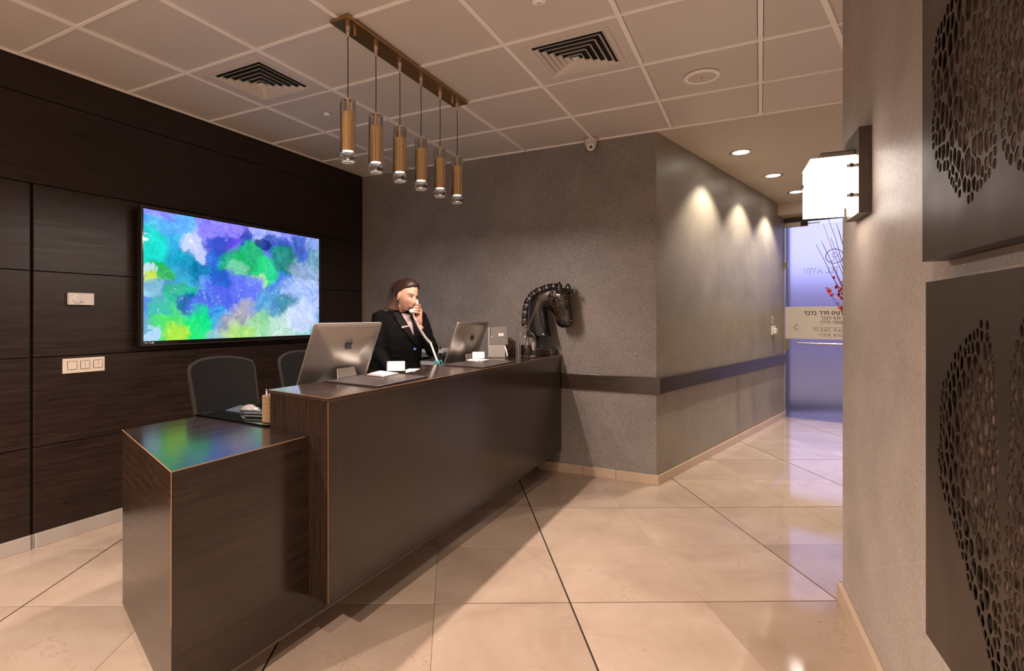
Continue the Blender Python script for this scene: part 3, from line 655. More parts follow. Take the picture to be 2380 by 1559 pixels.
def cells(poly, seed, stretch=1.7, r0=.0085, r1=.0165, lean=0.0):
    rnd = random.Random(seed); xs = [p[0] for p in poly]; ys = [p[1] for p in poly]; pts = []
    for _ in range(9000):
        p = (rnd.uniform(min(xs), max(xs)), rnd.uniform(min(ys), max(ys)))
        if not inpoly(p, poly): continue
        e = edge_dist(p, poly); r = r0+(r1-r0)*min(1, e/.07)*rnd.uniform(.6, 1.1); st = 1+(stretch-1)*min(1, .25+e/.05)
        ok = True
        for q, rq, sq in pts:
            dx, dy = p[0]-q[0], (p[1]-q[1])/((st+sq)/2)
            if dx*dx+dy*dy < (r+rq)**2*.62: ok = False; break
        if ok: pts.append((p, r, st))
    out = []
    for i, (p, r, st) in enumerate(pts):
        n = 10; poly_ = [(math.cos(2*math.pi*k/n)*r*1.05, math.sin(2*math.pi*k/n)*r*1.05) for k in range(n)]
        for j, (q, rq, sq) in enumerate(pts):
            if i == j: continue
            d = Vector((q[0]-p[0], (q[1]-p[1])/st)); L = d.length
            if L > 3*(r+rq): continue
            nrm = d/L; lim = L*r/(r+rq)-.0016
            new = []
            for k in range(len(poly_)):
                a, b = Vector(poly_[k-1]), Vector(poly_[k]); da, db = a.dot(nrm)-lim, b.dot(nrm)-lim
                if (da <= 0) != (db <= 0): f = da/(da-db); new.append(tuple(a+(b-a)*f))
                if db <= 0: new.append(tuple(b))
            poly_ = new
            if len(poly_) < 3: break
        if len(poly_) < 3: continue
        for _ in range(2):
            q = []
            for k in range(len(poly_)):
                a, b = Vector(poly_[k]), Vector(poly_[(k+1) % len(poly_)])
                q += [tuple(a*.75+b*.25), tuple(a*.25+b*.75)]
            poly_ = q
        out.append([(p[0]+x+lean*y*st, p[1]+y*st) for x, y in poly_])
    return out
def art(name, label, s0, s1, z0, z1, holes):
    t = thing(name, label, 'wall art', tuple(RW(2.968-(s0+s1)/2, 0, z0)), 'perforated metal wall panels')
    cu = bpy.data.curves.new('sheet', 'CURVE'); cu.dimensions = '2D'; cu.fill_mode = 'BOTH'; cu.extrude = .0011
    for pl in [[(s0, z0), (s1, z0), (s1, z1), (s0, z1)]]+holes:
        sp = cu.splines.new('POLY'); sp.points.add(len(pl)-1); sp.use_cyclic_u = True
        for q, (x, y) in zip(sp.points, pl): q.co = (x, y, 0, 1)
    tmp = bpy.data.objects.new('tmp', cu); COL.objects.link(tmp)
    me = bpy.data.meshes.new_from_object(tmp.evaluated_get(bpy.context.evaluated_depsgraph_get())); bpy.data.objects.remove(tmp)
    for v in me.vertices: v.co = RP-RD*v.co.x+RN*(OFF+v.co.z)+Vector((0, 0, v.co.y))
    me.materials.clear(); me.name = 'pierced_sheet'; link('pierced_sheet', me, M['sheet'], t)
    def lb(b, a0, a1, o0, o1, c0, c1): return b.box(-a1, -a0, o0, o1, c0, c1, Mr)
    w = .0015
    for nm, a in (('side_return', (s0, s0+w, .0, OFF-.0012, z0, z1)), ('side_return', (s1-w, s1, 0, OFF-.0012, z0, z1)), ('top_return', (s0+w, s1-w, 0, OFF-.0012, z1-w, z1)), ('bottom_return', (s0+w, s1-w, 0, OFF-.0012, z0, z0+w))):
        lb(MB(), *a).build(nm, M['sheet'], t)
    lb(MB(), s0+w, s1-w, .004, .006, z0+w, z1-w).build('backing', M['patina'], t)
def mirror(pl, m): return [(2*m-x, y) for x, y in pl]
left_low = [P2(u, v) for u, v in ((2281, 752), (2247, 790), (2214, 832), (2192, 890), (2184, 950), (2181, 1080), (2190, 1140), (2205, 1190), (2235, 1280), (2260, 1385), (2288, 1474), (2305, 1559))]
mlow = P2(2331, 900)[0]
gap = .014
lobe = left_low+[(mlow-.02, .53), (mlow-.008, .6), (mlow-gap, .9), (mlow-.028, 1.1), (mlow-.034, 1.24), (mlow-.07, 1.305)]
sL0 = (P2(2152, 900)[0]); h1 = cells(lobe, 3)+cells(mirror(lobe, mlow), 4)
art('metal_panel', 'dark metal wall panel pierced with a leaf of small holes, nearer the floor', sL0, 2*mlow-sL0, .515, 1.398, h1)
left_up = [P2(u, v) for u, v in ((2313, 382), (2254, 466), (2227, 449), (2200, 400), (2180, 390), (2166, 320), (2172, 230), (2166, 164), (2178, 74), (2205, 0))]
mup = P2(2322, 300)[0]
lobe = left_up+[(left_up[-1][0]+.03, 2.25), (mup-.05, 2.3), (mup-.012, 2.2), (mup-.009, 1.75)]
sU0 = P2(2144, 300)[0]
h2 = cells(lobe, 8, 1.8)+cells(mirror(lobe, mup), 9, 1.9)
art('metal_panel', 'dark metal wall panel pierced with a leaf of small holes, hung above the other', sU0, 2*mup-sU0, 1.452, 2.335, h2)
# ================================================================ COMPUTERS
def apple_mark(M4, s, matl, parent):
    body = []
    R = [(0, .30), (.08, .33), (.18, .33), (.27, .27), (.22, .20), (.20, .10), (.24, .01), (.31, -.05), (.26, -.17), (.18, -.29), (.10, -.34), (.0, -.30),
         (-.10, -.34), (-.18, -.30), (-.27, -.17), (-.32, -.02), (-.31, .14), (-.24, .28), (-.14, .33), (-.05, .31)]
    b = MB(); b.prism([(x*s, y*s) for x, y in R], 0, .0012, M4)
    leaf = [(0, .38), (.02, .47), (.08, .54), (.14, .57), (.13, .48), (.08, .41)]
    b.prism([(x*s, y*s) for x, y in leaf], 0, .0012, M4); return b.build('back_emblem', matl, parent)
def imac(y0, w, xc, zc, tilt, label, ZD=ZD):
    t = thing('desktop_computer', label, 'computer', (xc, y0+w/2, ZD), 'all-in-one computers behind the counter')
    h = .40; ct, st = math.cos(tilt), math.sin(tilt); yc = y0+w/2; hinge = Vector((xc, yc, zc))
    def L(y, z, x): return hinge+Vector((x*ct+z*st, y, -x*st+z*ct))      # y across, z up the panel, x out of its back
    def outline(k, rr):
        pts = []; a = w/2-k; c = h/2-k
        for q, (sx, sz) in enumerate(((1, 1), (-1, 1), (-1, -1), (1, -1))):
            for i in range(5):
                an = math.pi/2*q+math.pi/2*i/4; pts.append((sx*(a-rr)+rr*math.cos(an), sz*(c-rr)+rr*math.sin(an)))
        return pts
    b = MB(); rs = []
    for k, x, rr in ((0, -.003, .012), (0, .002, .012), (.002, .004, .012), (.03, .010, .012), (.08, .021, .02), (.13, .031, .02), (.175, .036, .015)):
        rs.append([L(y, z, x) for y, z in outline(k, rr)])
    b.rings(rs); b.build('case', M['alu'], t, smooth=35)
    g = MB(); g.rings([[L(y, z, -.0045) for y, z in outline(.001, .011)], [L(y, z, -.003) for y, z in outline(.001, .011)]]); g.build('front_glass', M['blackgloss'], t, smooth=35)
    bx = Matrix(((0, st, ct, hinge.x), (1, 0, 0, hinge.y), (0, ct, -st, hinge.z), (0, 0, 0, 1)))
    px_ = .0305
    M4 = bx @ Matrix.Translation((.0, .075, px_)); apple_mark(M4, .085, M['black'], t)
    # bent aluminium stand: neck rising from the foot to the middle of the back
    wd = .09; prof = [(hinge.x-.17, ZD+.006), (hinge.x-.05, ZD+.006), (hinge.x+.03, ZD+.009), (hinge.x+.052, ZD+.03), (hinge.x+.054, ZD+.08), (hinge.x+.048, ZD+.16), (hinge.x+.038, ZD+.205)]
    b = MB(); rows_ = []
    for i, (x, z) in enumerate(prof):
        k = wd*(1 if i < 4 else (1-.08*(i-3)))
        rows_.append([(x, yc-k, z), (x, yc+k, z), (x-.004, yc+k, z+.003 if i < 3 else z), (x-.004, yc-k, z+.003 if i < 3 else z)])
    b.rings([[Vector(p) for p in r] for r in rows_]); b.build('stand', M['alu'], t, bevel=.0015)
    return t
imac(1.975, .535, -1.945, ZD+.262, math.radians(21), 'silver all-in-one computer nearest the slanted desk end, back to the visitor', ZD+.0085)
imac(3.40, .50, -1.945, ZD+.255, math.radians(21), 'silver all-in-one computer beside the woman on the phone, back to the visitor')
# ================================================================ COUNTER THINGS
M['leather'] = mat('black_leather', (.035, .027, .026), .32, spec=.6)
def slab(name, pts, z, th, m, label, cat, group=None, bevel=.002):
    o = MB().prism([tuple(Vector(p).xy) for p in pts], z, z+th).build(name, m, None, bevel=bevel); return tag(o, label, cat, group)
slab('desk_mat', [(-1.853, 2.02), (-1.497, 1.975), (-1.522, 2.44), (-1.872, 2.45)], ZT+.0003, .007, M['leather'], 'black leather writing mat in front of the computer by the desk end', 'desk mat', 'leather writing mats')
slab('desk_mat', [(-1.80, 3.08), (-1.49, 3.035), (-1.50, 3.56), (-1.80, 3.60)], ZT+.0003, .007, M['leather'], 'black leather writing mat in front of the computer beside the woman', 'desk mat', 'leather writing mats')
ZM = ZT+.0073
def pad(uvs, z, label, group):
    p = [onz(u, v, z) for u, v in uvs]; return slab('notepad', p, z+.0002, .004, M['paper_w'], label, 'notepad', group, .0005)
pad(((857, 869.5), (898, 874.5), (927, 868.5), (884, 862.5)), ZM, 'white notepad on the writing mat nearer the desk end', 'notepads on the mats')
pad(((1085, 837), (1122, 839.5), (1139, 836.5), (1104, 833.5)), ZM, 'white notepad on the writing mat nearer the horse sculpture', 'notepads on the mats')
M['pen_body'] = mat('pink_grey_pen', (.45, .33, .32), .3)
def pen(a, b, label):
    t = thing('pen', label, 'pen', tuple(a), 'ballpoint pens on the mats'); a, b = Vector(a), Vector(b); d = b-a
    MB().tube([a+d*.18, a+d*.22, a+d*.85], [.0035, .0045, .0045], 10).build('barrel', M['pen_body'], t, smooth=40)
    MB().tube([a, a+d*.02, a+d*.18], [.0012, .0024, .0036], 10).build('tip', M['steel'], t, smooth=40)
    MB().tube([a+d*.85, a+d*.97, b], [.0045, .0042, .002], 10).build('cap', M['white'], t, smooth=40)
    MB().tube([a+d*.95+Vector((0, 0, .005)), a+d*.65+Vector((0, 0, .005))], .0011, 6).build('clip', M['steel'], t)
pen(onz(845, 872.5, ZM)+Vector((0, 0, .005)), onz(893, 877, ZM)+Vector((0, 0, .005)), 'slim ballpoint pen lying beside the notepad nearer the desk end')
pen(onz(1082, 839.2, ZM)+Vector((0, 0, .005)), onz(1110, 841.5, ZM)+Vector((0, 0, .005)), 'slim ballpoint pen lying beside the notepad nearer the horse sculpture')
M['ink'] = mat('grey_print', (.25, .22, .20), .6)
def card_holder(c, rot, s, label):
    c = Vector(c); t = thing('card_holder', label, 'card holder', tuple(c), 'business card holders'); Mz = Matrix.Translation(c) @ Matrix.Rotation(rot, 4, 'Z')
    w, h, d = .046*s, .062*s, .028*s
    def sheet(nm, x0, x1, yb, yt, zb, zt, m, th=.0012):
        b = MB(); p = [(x0, yb, zb), (x1, yb, zb), (x1, yt, zt), (x0, yt, zt)]; q = [(x, y+th, z+th*.3) for x, y, z in p]
        b.add([Mz @ Vector(k) for k in p+q], [(0, 1, 2, 3), (7, 6, 5, 4), (0, 4, 5, 1), (1, 5, 6, 2), (2, 6, 7, 3), (3, 7, 4, 0)]); return b.build(nm, m, t)
    sheet('front_leg', -w*1.25, w*1.1, -d, 0, .0012, h, M['leather'], .002); sheet('back_leg', -w*1.25, w*1.1, d, .003, .0012, h, M['leather'], .002)
    sheet('tray_lip', -w*1.25, w*1.1, -d-.010, -d-.011, .0012, .012, M['leather'], .002)
    cd = sheet('card', -w, w, -d-.004, -.004, .003, h*1.03, M['paper_w'])
    for k in range(4): sheet('card', -w-.002*k-.003, w-.003, -d-.002+.0012*k, -.002+.0012*k, .003, h*1.01, M['paper_w'], .0006)
    for k, (x0, x1, z0) in enumerate(((-.6, -.3, .62), (.15, .75, .64), (.15, .7, .50), (-.65, .0, .32), (.2, .6, .34))):
        y0 = -d-.0048+(d)*z0; sheet('print_line', w*x0, w*x1, y0, y0+d*.05, h*z0, h*(z0+.06), M['ink'], .0002)
c = onz(917, 866, ZT); card_holder((c.x, c.y+.02, ZT), .62, 1.0, 'white business card on a black tent holder beside the notepad nearer the desk end')
c = onz(1124, 834.5, ZT); card_holder((-1.83, 3.64, ZT), .55, .9, 'white business card on a black tent holder below the computer beside the woman')
for k, (u, v, a) in enumerate(((945, 863, .2), (958, 860.5, .35))):
    c = onz(u, v, ZT); R = Matrix.Rotation(a, 4, 'Z'); p = [c+(R @ Vector(q)) for q in ((-.04, -.07, 0), (.03, -.07, 0), (.03, .08, 0), (-.04, .08, 0))]
    slab('paper_sheet', p, ZT+.0003+k*.0012, .001, M['paper_w'], ['white sheet of paper lying beside the card holder', 'white sheet of paper lying over the edge of another on the counter'][k], 'paper', 'papers on the counter', 0)
# small white display with a curved cable
t = thing('small_display', 'small grey display with a pale rear cover between the computer and the glass bottle', 'display', (-1.80, 3.86, ZT))
Md_ = Matrix.Translation((-1.782, 3.885, ZT)) @ Matrix.Scale(.86, 4, (1, 0, 0)) @ Matrix.Rotation(math.radians(32), 4, 'Z')
M['disp'] = mat('grey_plastic_shell', (.17, .155, .14), .3); M['disp2'] = mat('pale_plastic_shell', (.36, .33, .30), .3)
b = MB(); b.add([Md_ @ Vector(p) for p in ((-.075, -.012, .10), (.085, -.012, .10), (.085, .02, .10), (-.075, .02, .10), (-.068, .012, .235), (.078, .012, .245), (.078, .026, .245), (-.068, .026, .235))],
      [(3, 2, 1, 0), (4, 5, 6, 7), (0, 1, 5, 4), (1, 2, 6, 5), (2, 3, 7, 6), (3, 0, 4, 7)]); b.build('upper_shell', M['disp'], t, bevel=.004)
MB().box(-.078, .06, -.016, .02, .004, .099, Md_).build('lower_shell', M['disp2'], t, bevel=.004)
MB().box(-.09, -.0755, -.014, .03, .004, .235, Md_).build('side_frame', M['disp2'], t, bevel=.003)
MB().box(.0, .045, -.0065, .005, .165, .19, Md_).build('label', M['paper_w'], t)
MB().tube([Md_ @ Vector((.052+.02*math.sin(k*.2), -.02-.045*math.sin(k*.2), .092-.0098*k)) for k in range(9)], .006, 8).build('cable', M['white'], t, smooth=50)
MB().box(-.07, .07, -.03, .05, .0005, .004, Md_).build('foot', M['disp'], t, bevel=.001)
MB().lathe([(.006, 0), (.006, .0015), (0, .0015)], Md_ @ Vector((-.058, -.006, .16)), 16, Md_.to_3x3() @ Vector((0, -1, 0)).to_track_quat('Z', 'Y').to_matrix()).build('badge', M['mesh_grey'], t)
# dark leather folder with a loop, and an upright clear acrylic sheet
t = thing('leather_folder', 'dark brown leather folder standing between the small display and the bottle', 'folder', (-1.80, 4.05, ZT))
M['brownleather'] = mat('brown_leather', (.07, .04, .028), .4)
Mf = Matrix.Translation((-1.80, 4.08, ZT)) @ Matrix.Rotation(math.radians(18), 4, 'Z')
MB().prism([(-.05, 0), (.075, 0), (.075, .12), (.02, .155), (-.05, .155)], -.006, .006, Mf @ Matrix.Rotation(math.pi/2, 4, 'X')).build('cover', M['brownleather'], t, bevel=.002)
MB().tube([Mf @ Vector((.015+.038*math.sin(k*.35), -.0085, .085-.038*math.cos(k*.35))) for k in range(10)], .003, 6).build('loop', M['black'], t)
p0, p1 = Vector((-1.497, 3.575, 0)), Vector((-1.515, 3.68, 0)); n_ = Vector((.995, .1, 0))*.0025
ac = MB().prism([tuple((p0-n_).xy), tuple((p0+n_).xy), tuple((p1+n_).xy), tuple((p1-n_).xy)], ZT+.0003, ZT+.228).build('acrylic_sheet', M['acrylic'])
tag(ac, 'clear upright acrylic sheet standing in front of the reed diffuser bottle', 'acrylic sheet')
# reed diffuser
bc = Vector((-1.60, 4.03, ZT)); t = thing('reed_diffuser', 'round clear glass bottle half full of black liquid with an oval label', 'bottle', tuple(bc))
prof = [(0, .006), (.060, .006), (.066, .012), (.0665, .03), (.0665, .135), (.064, .155), (.053, .178), (.035, .192), (.019, .199), (.0175, .206), (.0175, .228), (.026, .235)]
ins = [(.0245, .2365), (.0155, .228), (.0155, .206), (.017, .196), (.033, .1885), (.051, .175), (.0615, .154), (.064, .135), (.064, .03), (.062, .020), (0, .018)]
MB().lathe([(0, .0003), (.058, .0003), (.064, .004), (.0665, .010)]+prof[3:]+ins, bc, 40).build('bottle', M['glass'], t, smooth=50)
M['liquid'] = mat('black_liquid', (.004, .003, .003), .05)
MB().lathe([(0, .0185), (.0615, .0205), (.0635, .030), (.0635, .098), (0, .098)], bc, 40).build('liquid', M['liquid'], t, smooth=40)
M['label'] = mat('cream_label', (.66, .56, .48), .6)
dl = Vector((.93, -.36, 0)).normalized(); rows_ = []
for i in range(9):
    zz = -.036+.009*i; hw = .021*math.sqrt(max(0, 1-(zz/.0362)**2)); r_ = []
    for k in range(7):
        an = (hw*(k/3-1))/.0672; v = Matrix.Rotation(an, 3, 'Z') @ dl; r_.append(bc+v*.0672+Vector((0, 0, .09+zz)))
    rows_.append(r_)
MB().grid(rows_).build('label', M['label'], t, smooth=60)
b = MB()
for k in range(3): b.tube([bc+(Matrix.Rotation(a, 3, 'Z') @ dl)*.0679+Vector((0, 0, .10-.012*k)) for a in (-.12, 0, .12)], .0006, 4)
b.build('label_print', M['ink'], t)
M['reed'] = mat('brown_reed', (.12, .06, .04), .6)
for k, (u0, v0) in enumerate(((1175.5, 690), (1207.5, 682.5), (1235, 654), (1258, 678), (1263.5, 680))):
    tip = ony(u0, v0, 4.02+.012*k); base = bc+Vector((.03 if u0 < 1220 else -.03, .01*(k-2), .03)); mid = bc+Vector(((tip-bc).x*.05, 0, .232))
    mid2 = mid.lerp(tip, .45)+Vector((.012 if u0 < 1180 else 0, 0, .012 if u0 < 1180 else 0))
    o = MB().tube([base, mid, mid2, tip], [.0016]*4, 7).build('reed', M['reed'])
    tag(o, ['thin brown reed leaning farthest from the horse out of the bottle', 'thin brown reed standing nearly upright on the far side of the bottle neck', 'longest thin brown reed standing upright in the bottle',
            'thin brown reed crossing before the horse neck', 'thin brown reed crossing before the horse neck, leaning the most'][k], 'reed', 'reeds in the bottle')
# ================================================================ LOW DESK THINGS
ZG = ZD+.0083
t = None
pp = [onz(u, v, ZG) for u, v in ((524, 954), (575, 962), (614, 955.5), (560, 942))]
slab('mouse_pad', [tuple(p) for p in pp], ZG, .003, mat('grey_blue_pad', (.06, .075, .085), .4), 'thin grey mouse pad on the glass of the low desk', 'mouse pad', None, .0008)
mc = onz(582, 956, ZG+.003); t = thing('computer_mouse', 'silver grey computer mouse on the pad of the low desk', 'mouse', (mc.x, mc.y, ZG+.003))
M['mouse_m'] = mat('silver_plastic', (.27, .24, .24), .3); M['mouse_s'] = mat('dark_plastic_side', (.04, .043, .046), .35)
Mm = Matrix.Translation((mc.x, mc.y, ZG+.0032)) @ Matrix.Rotation(math.radians(-72), 4, 'Z')
b = MB(); rs = []; rs2 = []
for i in range(11):
    f = i/10; y = -.052+.104*f; hw = .031*(1-abs(2*f-1)**3.2)**.5+.001; hh = .034*math.sin(math.pi*min(1, max(.0, .12+f*.8)))**.8*(1-abs(2*f-1)**6)**.5+.001
    rs.append([Mm @ Vector((hw*math.cos(a), y, hh*max(0, math.sin(a))+(.0 if math.sin(a) >= 0 else 0))) for a in [math.pi*k/10 for k in range(11)]])
b.rings(rs); b.build('shell', M['mouse_m'], t, smooth=50)
rs = []
for i in range(11):
    f = i/10; y = -.0528+.1056*f; hw = .0325*(1-abs(2*f-1)**3.2)**.5+.0012
    rs.append([Mm @ Vector((x, y, z)) for x, z in ((-hw, .0), (hw, .0), (hw, .010*(1-abs(2*f-1)**6)+.002), (-hw, .010*(1-abs(2*f-1)**6)+.002))])
MB().rings(rs).build('base', M['mouse_s'], t, smooth=40)
MB().ball(Mm @ Vector((0, .026, .026)), (.004, .012, .009), 12, 8, Mm.to_3x3()).build('wheel', M['blackgloss'], t, smooth=60)
MB().tube([Mm @ Vector((0, .036+.003*k, .0225-.0022*k)) for k in range(5)], .0009, 5).build('button_seam', M['black'], t)
c0 = onz(595, 969, ZG); Mk = Matrix.Translation((c0.x, c0.y, ZG)) @ Matrix.Rotation(math.radians(20), 4, 'Z')
t = thing('stapler', 'black rounded stapler-like block beside the woven pen pot', 'stapler', (c0.x, c0.y, ZG))
MB().box(-.05, .07, -.022, .022, .0, .012, Mk).build('base', M['black'], t, bevel=.004)
MB().box(-.052, .07, -.019, .019, .0125, .026, Mk).build('arm', M['black'], t, bevel=.006)
# woven pen pot
wc = Vector((-1.932, 1.765, ZG)); t = thing('pen_pot', 'woven brown wicker pot holding pens at the end of the counter', 'pen pot', tuple(wc))
M['wicker'] = mat('wicker', (.28, .17, .085), .6); R_ = .037
MB().lathe([(0, .001), (R_-.004, .001), (R_-.004, .118), (R_-.007, .118), (R_-.007, .006), (0, .006)], wc, 28).build('lining', mat('dark_wicker', (.05, .03, .015), .8), t)
b = MB(); ns = 24
for row in range(21):
    z = .004+.0056*row; pts = []
    for k in range(ns*2):
        a = math.pi*2*k/(ns*2); rr = R_+.0019*(1 if (k+row) % 2 else -1); pts.append(wc+Vector((rr*math.cos(a), rr*math.sin(a), z)))
    pts.append(pts[0]); pts.append(pts[1]); b.tube(pts, .0027, 5)
w_ = b.build('woven_rows', M['wicker'], t, smooth=60); w_['kind'] = 'stuff'
M['penclear'] = mat('clear_pen', (.75, .68, .66), .15, metal=.3)
for k, (dx, dy, lx) in enumerate(((-.015, -.012, -.006), (.004, -.016, .004), (.016, -.004, .008), (-.003, .012, -.004))):
    a = wc+Vector((dx*.6, dy*.6, .008)); e_ = wc+Vector((dx+lx, dy, .148-.004*k))
    tp = thing('pen', ['clear silvery pen leaning in the wicker pot toward the mouse', 'clear silvery pen upright in the wicker pot', 'clear silvery pen against the counter side of the wicker pot', 'clear silvery pen at the rear of the wicker pot'][k], 'pen', tuple(a), 'pens in the wicker pot')
    MB().tube([a, e_*.92+a*.08], .004, 10).build('barrel', M['penclear'], tp, smooth=40); MB().tube([e_*.92+a*.08, e_], [.003, .0022], 8).build('push_button', M['steel'], tp, smooth=40)
# ================================================================ CHAIRS
M['chair_f'] = mat('charcoal_fabric', (.008, .0078, .0074), .85, spec=.15); M['chair_p'] = mat('grey_piping', (.022, .019, .016), .7, spec=.2)
def chair(y, label):
    cx = -2.66; t = thing('office_chair', label, 'chair', (cx, y, 0), 'charcoal swivel chairs behind the desk')
    b = MB(); rs = []; rim = []
    for i in range(15):
        f = i/14; z = .56+.475*f; hw = .205+.016*f - (.0 if f < .93 else (f-.93)*.16); x0 = cx-.05-.10*f
        row = []
        for k in range(13):
            q = k/6-1; top = .034*(1-abs(q)**2.6)*(f**5); row.append(Vector((x0-.0+.045*q*q, y+hw*q, z+top)))
        rs.append(row)
    front = [[p+Vector((.012, 0, 0)) for p in r] for r in rs]; back = [[p-Vector((.012, 0, 0)) for p in r] for r in rs]
    b.grid(front); b.grid([list(reversed(r)) for r in back])
    edge = [r[0] for r in rs]+rs[-1][1:]+[r[-1] for r in reversed(rs[:-1])]+list(reversed(rs[0]))[1:-1]
    b.build('backrest', M['chair_f'], t, smooth=50); MB().tube(edge+[edge[0]], .0122, 8).build('back_edge', M['chair_p'], t, smooth=60)
    MB().ball((cx+.06, y, .47), (.235, .235, .055), 24, 10).build('seat', M['chair_f'], t, smooth=60)
    MB().tube([(cx-.06, y, .75), (cx-.10, y, .58), (cx-.06, y, .44), (cx+.03, y, .42)], [.022, .022, .022, .022], 8, flat=.5).build('back_bracket', M['black'], t, smooth=50)
    MB().lathe([(.03, .10), (.03, .25), (.018, .26), (.018, .43), (.05, .435)], (cx+.04, y, 0), 20).build('gas_column', M['black'], t, smooth=40)
    for k in range(5):
        a = 2*math.pi*k/5+.3; d = Vector((math.cos(a), math.sin(a), 0)); c0 = Vector((cx+.04, y, .1))
        l = MB().tube([c0, c0+d*.15+Vector((0, 0, -.01)), c0+d*.27+Vector((0, 0, -.03))], [.024, .02, .014], 8).build('base_arm', M['black'], t, smooth=50)
        MB().lathe([(0, -.02), (.02, -.02), (.027, -.012), (.027, .012), (.02, .02), (0, .02)], c0+d*.27+Vector((0, 0, -.0725)), 16, d.cross(Vector((0, 0, 1))).to_track_quat('Z', 'Y').to_matrix()).build('caster', M['black'], l, smooth=50)
    return t
chair(2.155, 'charcoal swivel chair at the low desk, before the panelled wall'); chair(2.80, 'charcoal swivel chair half hidden behind the silver computer')
# ================================================================ BACK COUNTER BEHIND THE WOMAN
t = thing('credenza', 'low dark cabinet against the back wall behind the woman', 'cabinet', (-2.9, 4.3, 0))
MB().box(-3.58, -2.28, 4.08, 4.49, .06, .80).build('body', M['wood_h'], t, bevel=.001)
MB().box(-3.585, -2.27, 4.065, 4.495, .80, .822).build('top', M['wood_top'], t, bevel=.001)
MB().box(-3.56, -2.30, 4.12, 4.49, 0, .06).build('plinth', M['plinth'], t)
for k in range(3): 
    d = MB().box(-3.57+.43*k, -3.147+.43*k, 4.066, 4.0795, .065, .797).build('door', M['wood_h'], t, bevel=.001)
    MB().box(-3.17+.43*k, -3.16+.43*k, 4.05, 4.065, .4, .52).build('handle', M['steel'], d)
M['smoke'] = mat('smoke_plastic', (.03, .028, .03), .2); M['trayw'] = mat('pale_blue_plastic', (.55, .56, .60), .35)
t = thing('letter_tray', 'two-level letter tray with pale fronts holding papers behind the woman', 'letter tray', (-2.58, 4.28, .822))
for k, z in enumerate((.885, .995)):
    x0 = -2.76+.09*k
    f = MB().box(x0, x0+.30, 4.14, 4.43, z, z+.004).build('tray_floor', M['smoke'], t)
    MB().box(x0, x0+.24, 4.131, 4.139, z, z+.030).build('tray_front', M['trayw'], t, bevel=.002)
    MB().box(x0, x0+.004, 4.14, 4.43, z+.004, z+.05).build('tray_side', M['smoke'], t); MB().box(x0+.296, x0+.30, 4.14, 4.43, z+.004, z+.05).build('tray_side', M['smoke'], t)
for x in (-2.74, -2.48):
    for y in (4.16, 4.41): MB().box(x, x+.012, y, y+.012, .8225, 1.05).build('tray_post', M['smoke'], t)
for k, z in enumerate((.8895, .9995)):
    x0 = -2.745+.09*k; o = MB().box(x0, x0+.21, 4.145, 4.42, z, z+.022).build('paper_stack', M['paper_w']); tag(o, ['stack of papers on the lower level of the letter tray', 'stack of papers on the upper level of the letter tray'][k], 'papers', 'papers in the letter tray')
t = thing('pencil_cup', 'grey cylinder with a dark lid beside the letter tray', 'cup', (-2.328, 4.2, .822))
MB().lathe([(0, .0005), (.026, .0005), (.026, .19), (0, .19)], (-2.328, 4.2, .822), 24).build('can', M['disp'], t, smooth=40)
MB().lathe([(0, .1905), (.028, .1905), (.028, .245), (.024, .25), (0, .25)], (-2.328, 4.2, .822), 24).build('lid', M['black'], t, smooth=40)
t = thing('card_rack', 'black slotted rack of cards standing beyond the woman by the panelled wall', 'rack', (-3.28, 4.22, .822))
for k in range(7): MB().box(-3.36, -3.18, 4.14, 4.30, .8225+.018*k, .8355+.018*k).build('shelf_tray', M['black'], t, bevel=.002)
MB().box(-3.37, -3.355, 4.13, 4.31, .8225, .955).build('side', M['black'], t); MB().box(-3.18, -3.165, 4.13, 4.31, .8225, .955).build('side', M['black'], t)
MB().box(-3.34, -3.20, 4.15, 4.29, .949, .958).build('card_stack', M['label'], t)
t = thing('ornament', 'small orange and brown ornament on top of the black rack', 'ornament', (-3.27, 4.22, .958))
M['orn'] = mat('orange_glaze', (.55, .13, .04), .25)
MB().lathe([(0, .0003), (.018, .0003), (.026, .012), (.027, .03), (.017, .045), (.01, .05), (.013, .056), (0, .06)], (-3.28, 4.22, .958), 18).build('body', M['orn'], t, smooth=60)
MB().ball((-3.245, 4.215, .974), (.015, .015, .0155), 14, 10).build('knob', M['brass_d'], t, smooth=60)
# scissors and stationery cup behind the counter
sc0 = Vector((-2.02, 3.375, ZD)); t = thing('stationery_cup', 'black stationery cup standing behind the counter', 'cup', tuple(sc0))
MB().lathe([(0, .0003), (.03, .0003), (.032, .10), (.029, .10), (.027, .005), (0, .005)], sc0, 24).build('wall', M['black'], t, smooth=40)
t = thing('scissors', 'scissors with turquoise ring handles standing in the stationery cup', 'scissors', tuple(sc0+Vector((0, 0, .008))))
M['teal'] = mat('turquoise_plastic', (.05, .36, .40), .3)
for s in (-1, 1):
    MB().tube([sc0+RIGHT*(.004*s)+Vector((0, 0, .008)), sc0+RIGHT*(-.004*s)+Vector((0, 0, .10)), sc0+RIGHT*(.008*s)+Vector((0, 0, .135))], [.001, .004, .004], 6, flat=.4).build('blade', M['steel'], t)
    cc = sc0+RIGHT*(.0165*s)+Vector((0, 0, .150)); MB().tube([cc+RIGHT*(.0095*math.cos(a))+Vector((0, 0, .018*math.sin(a))) for a in [2*math.pi*k/20 for k in range(22)]], .0036, 8).build('ring_handle', M['teal'], t, smooth=60)
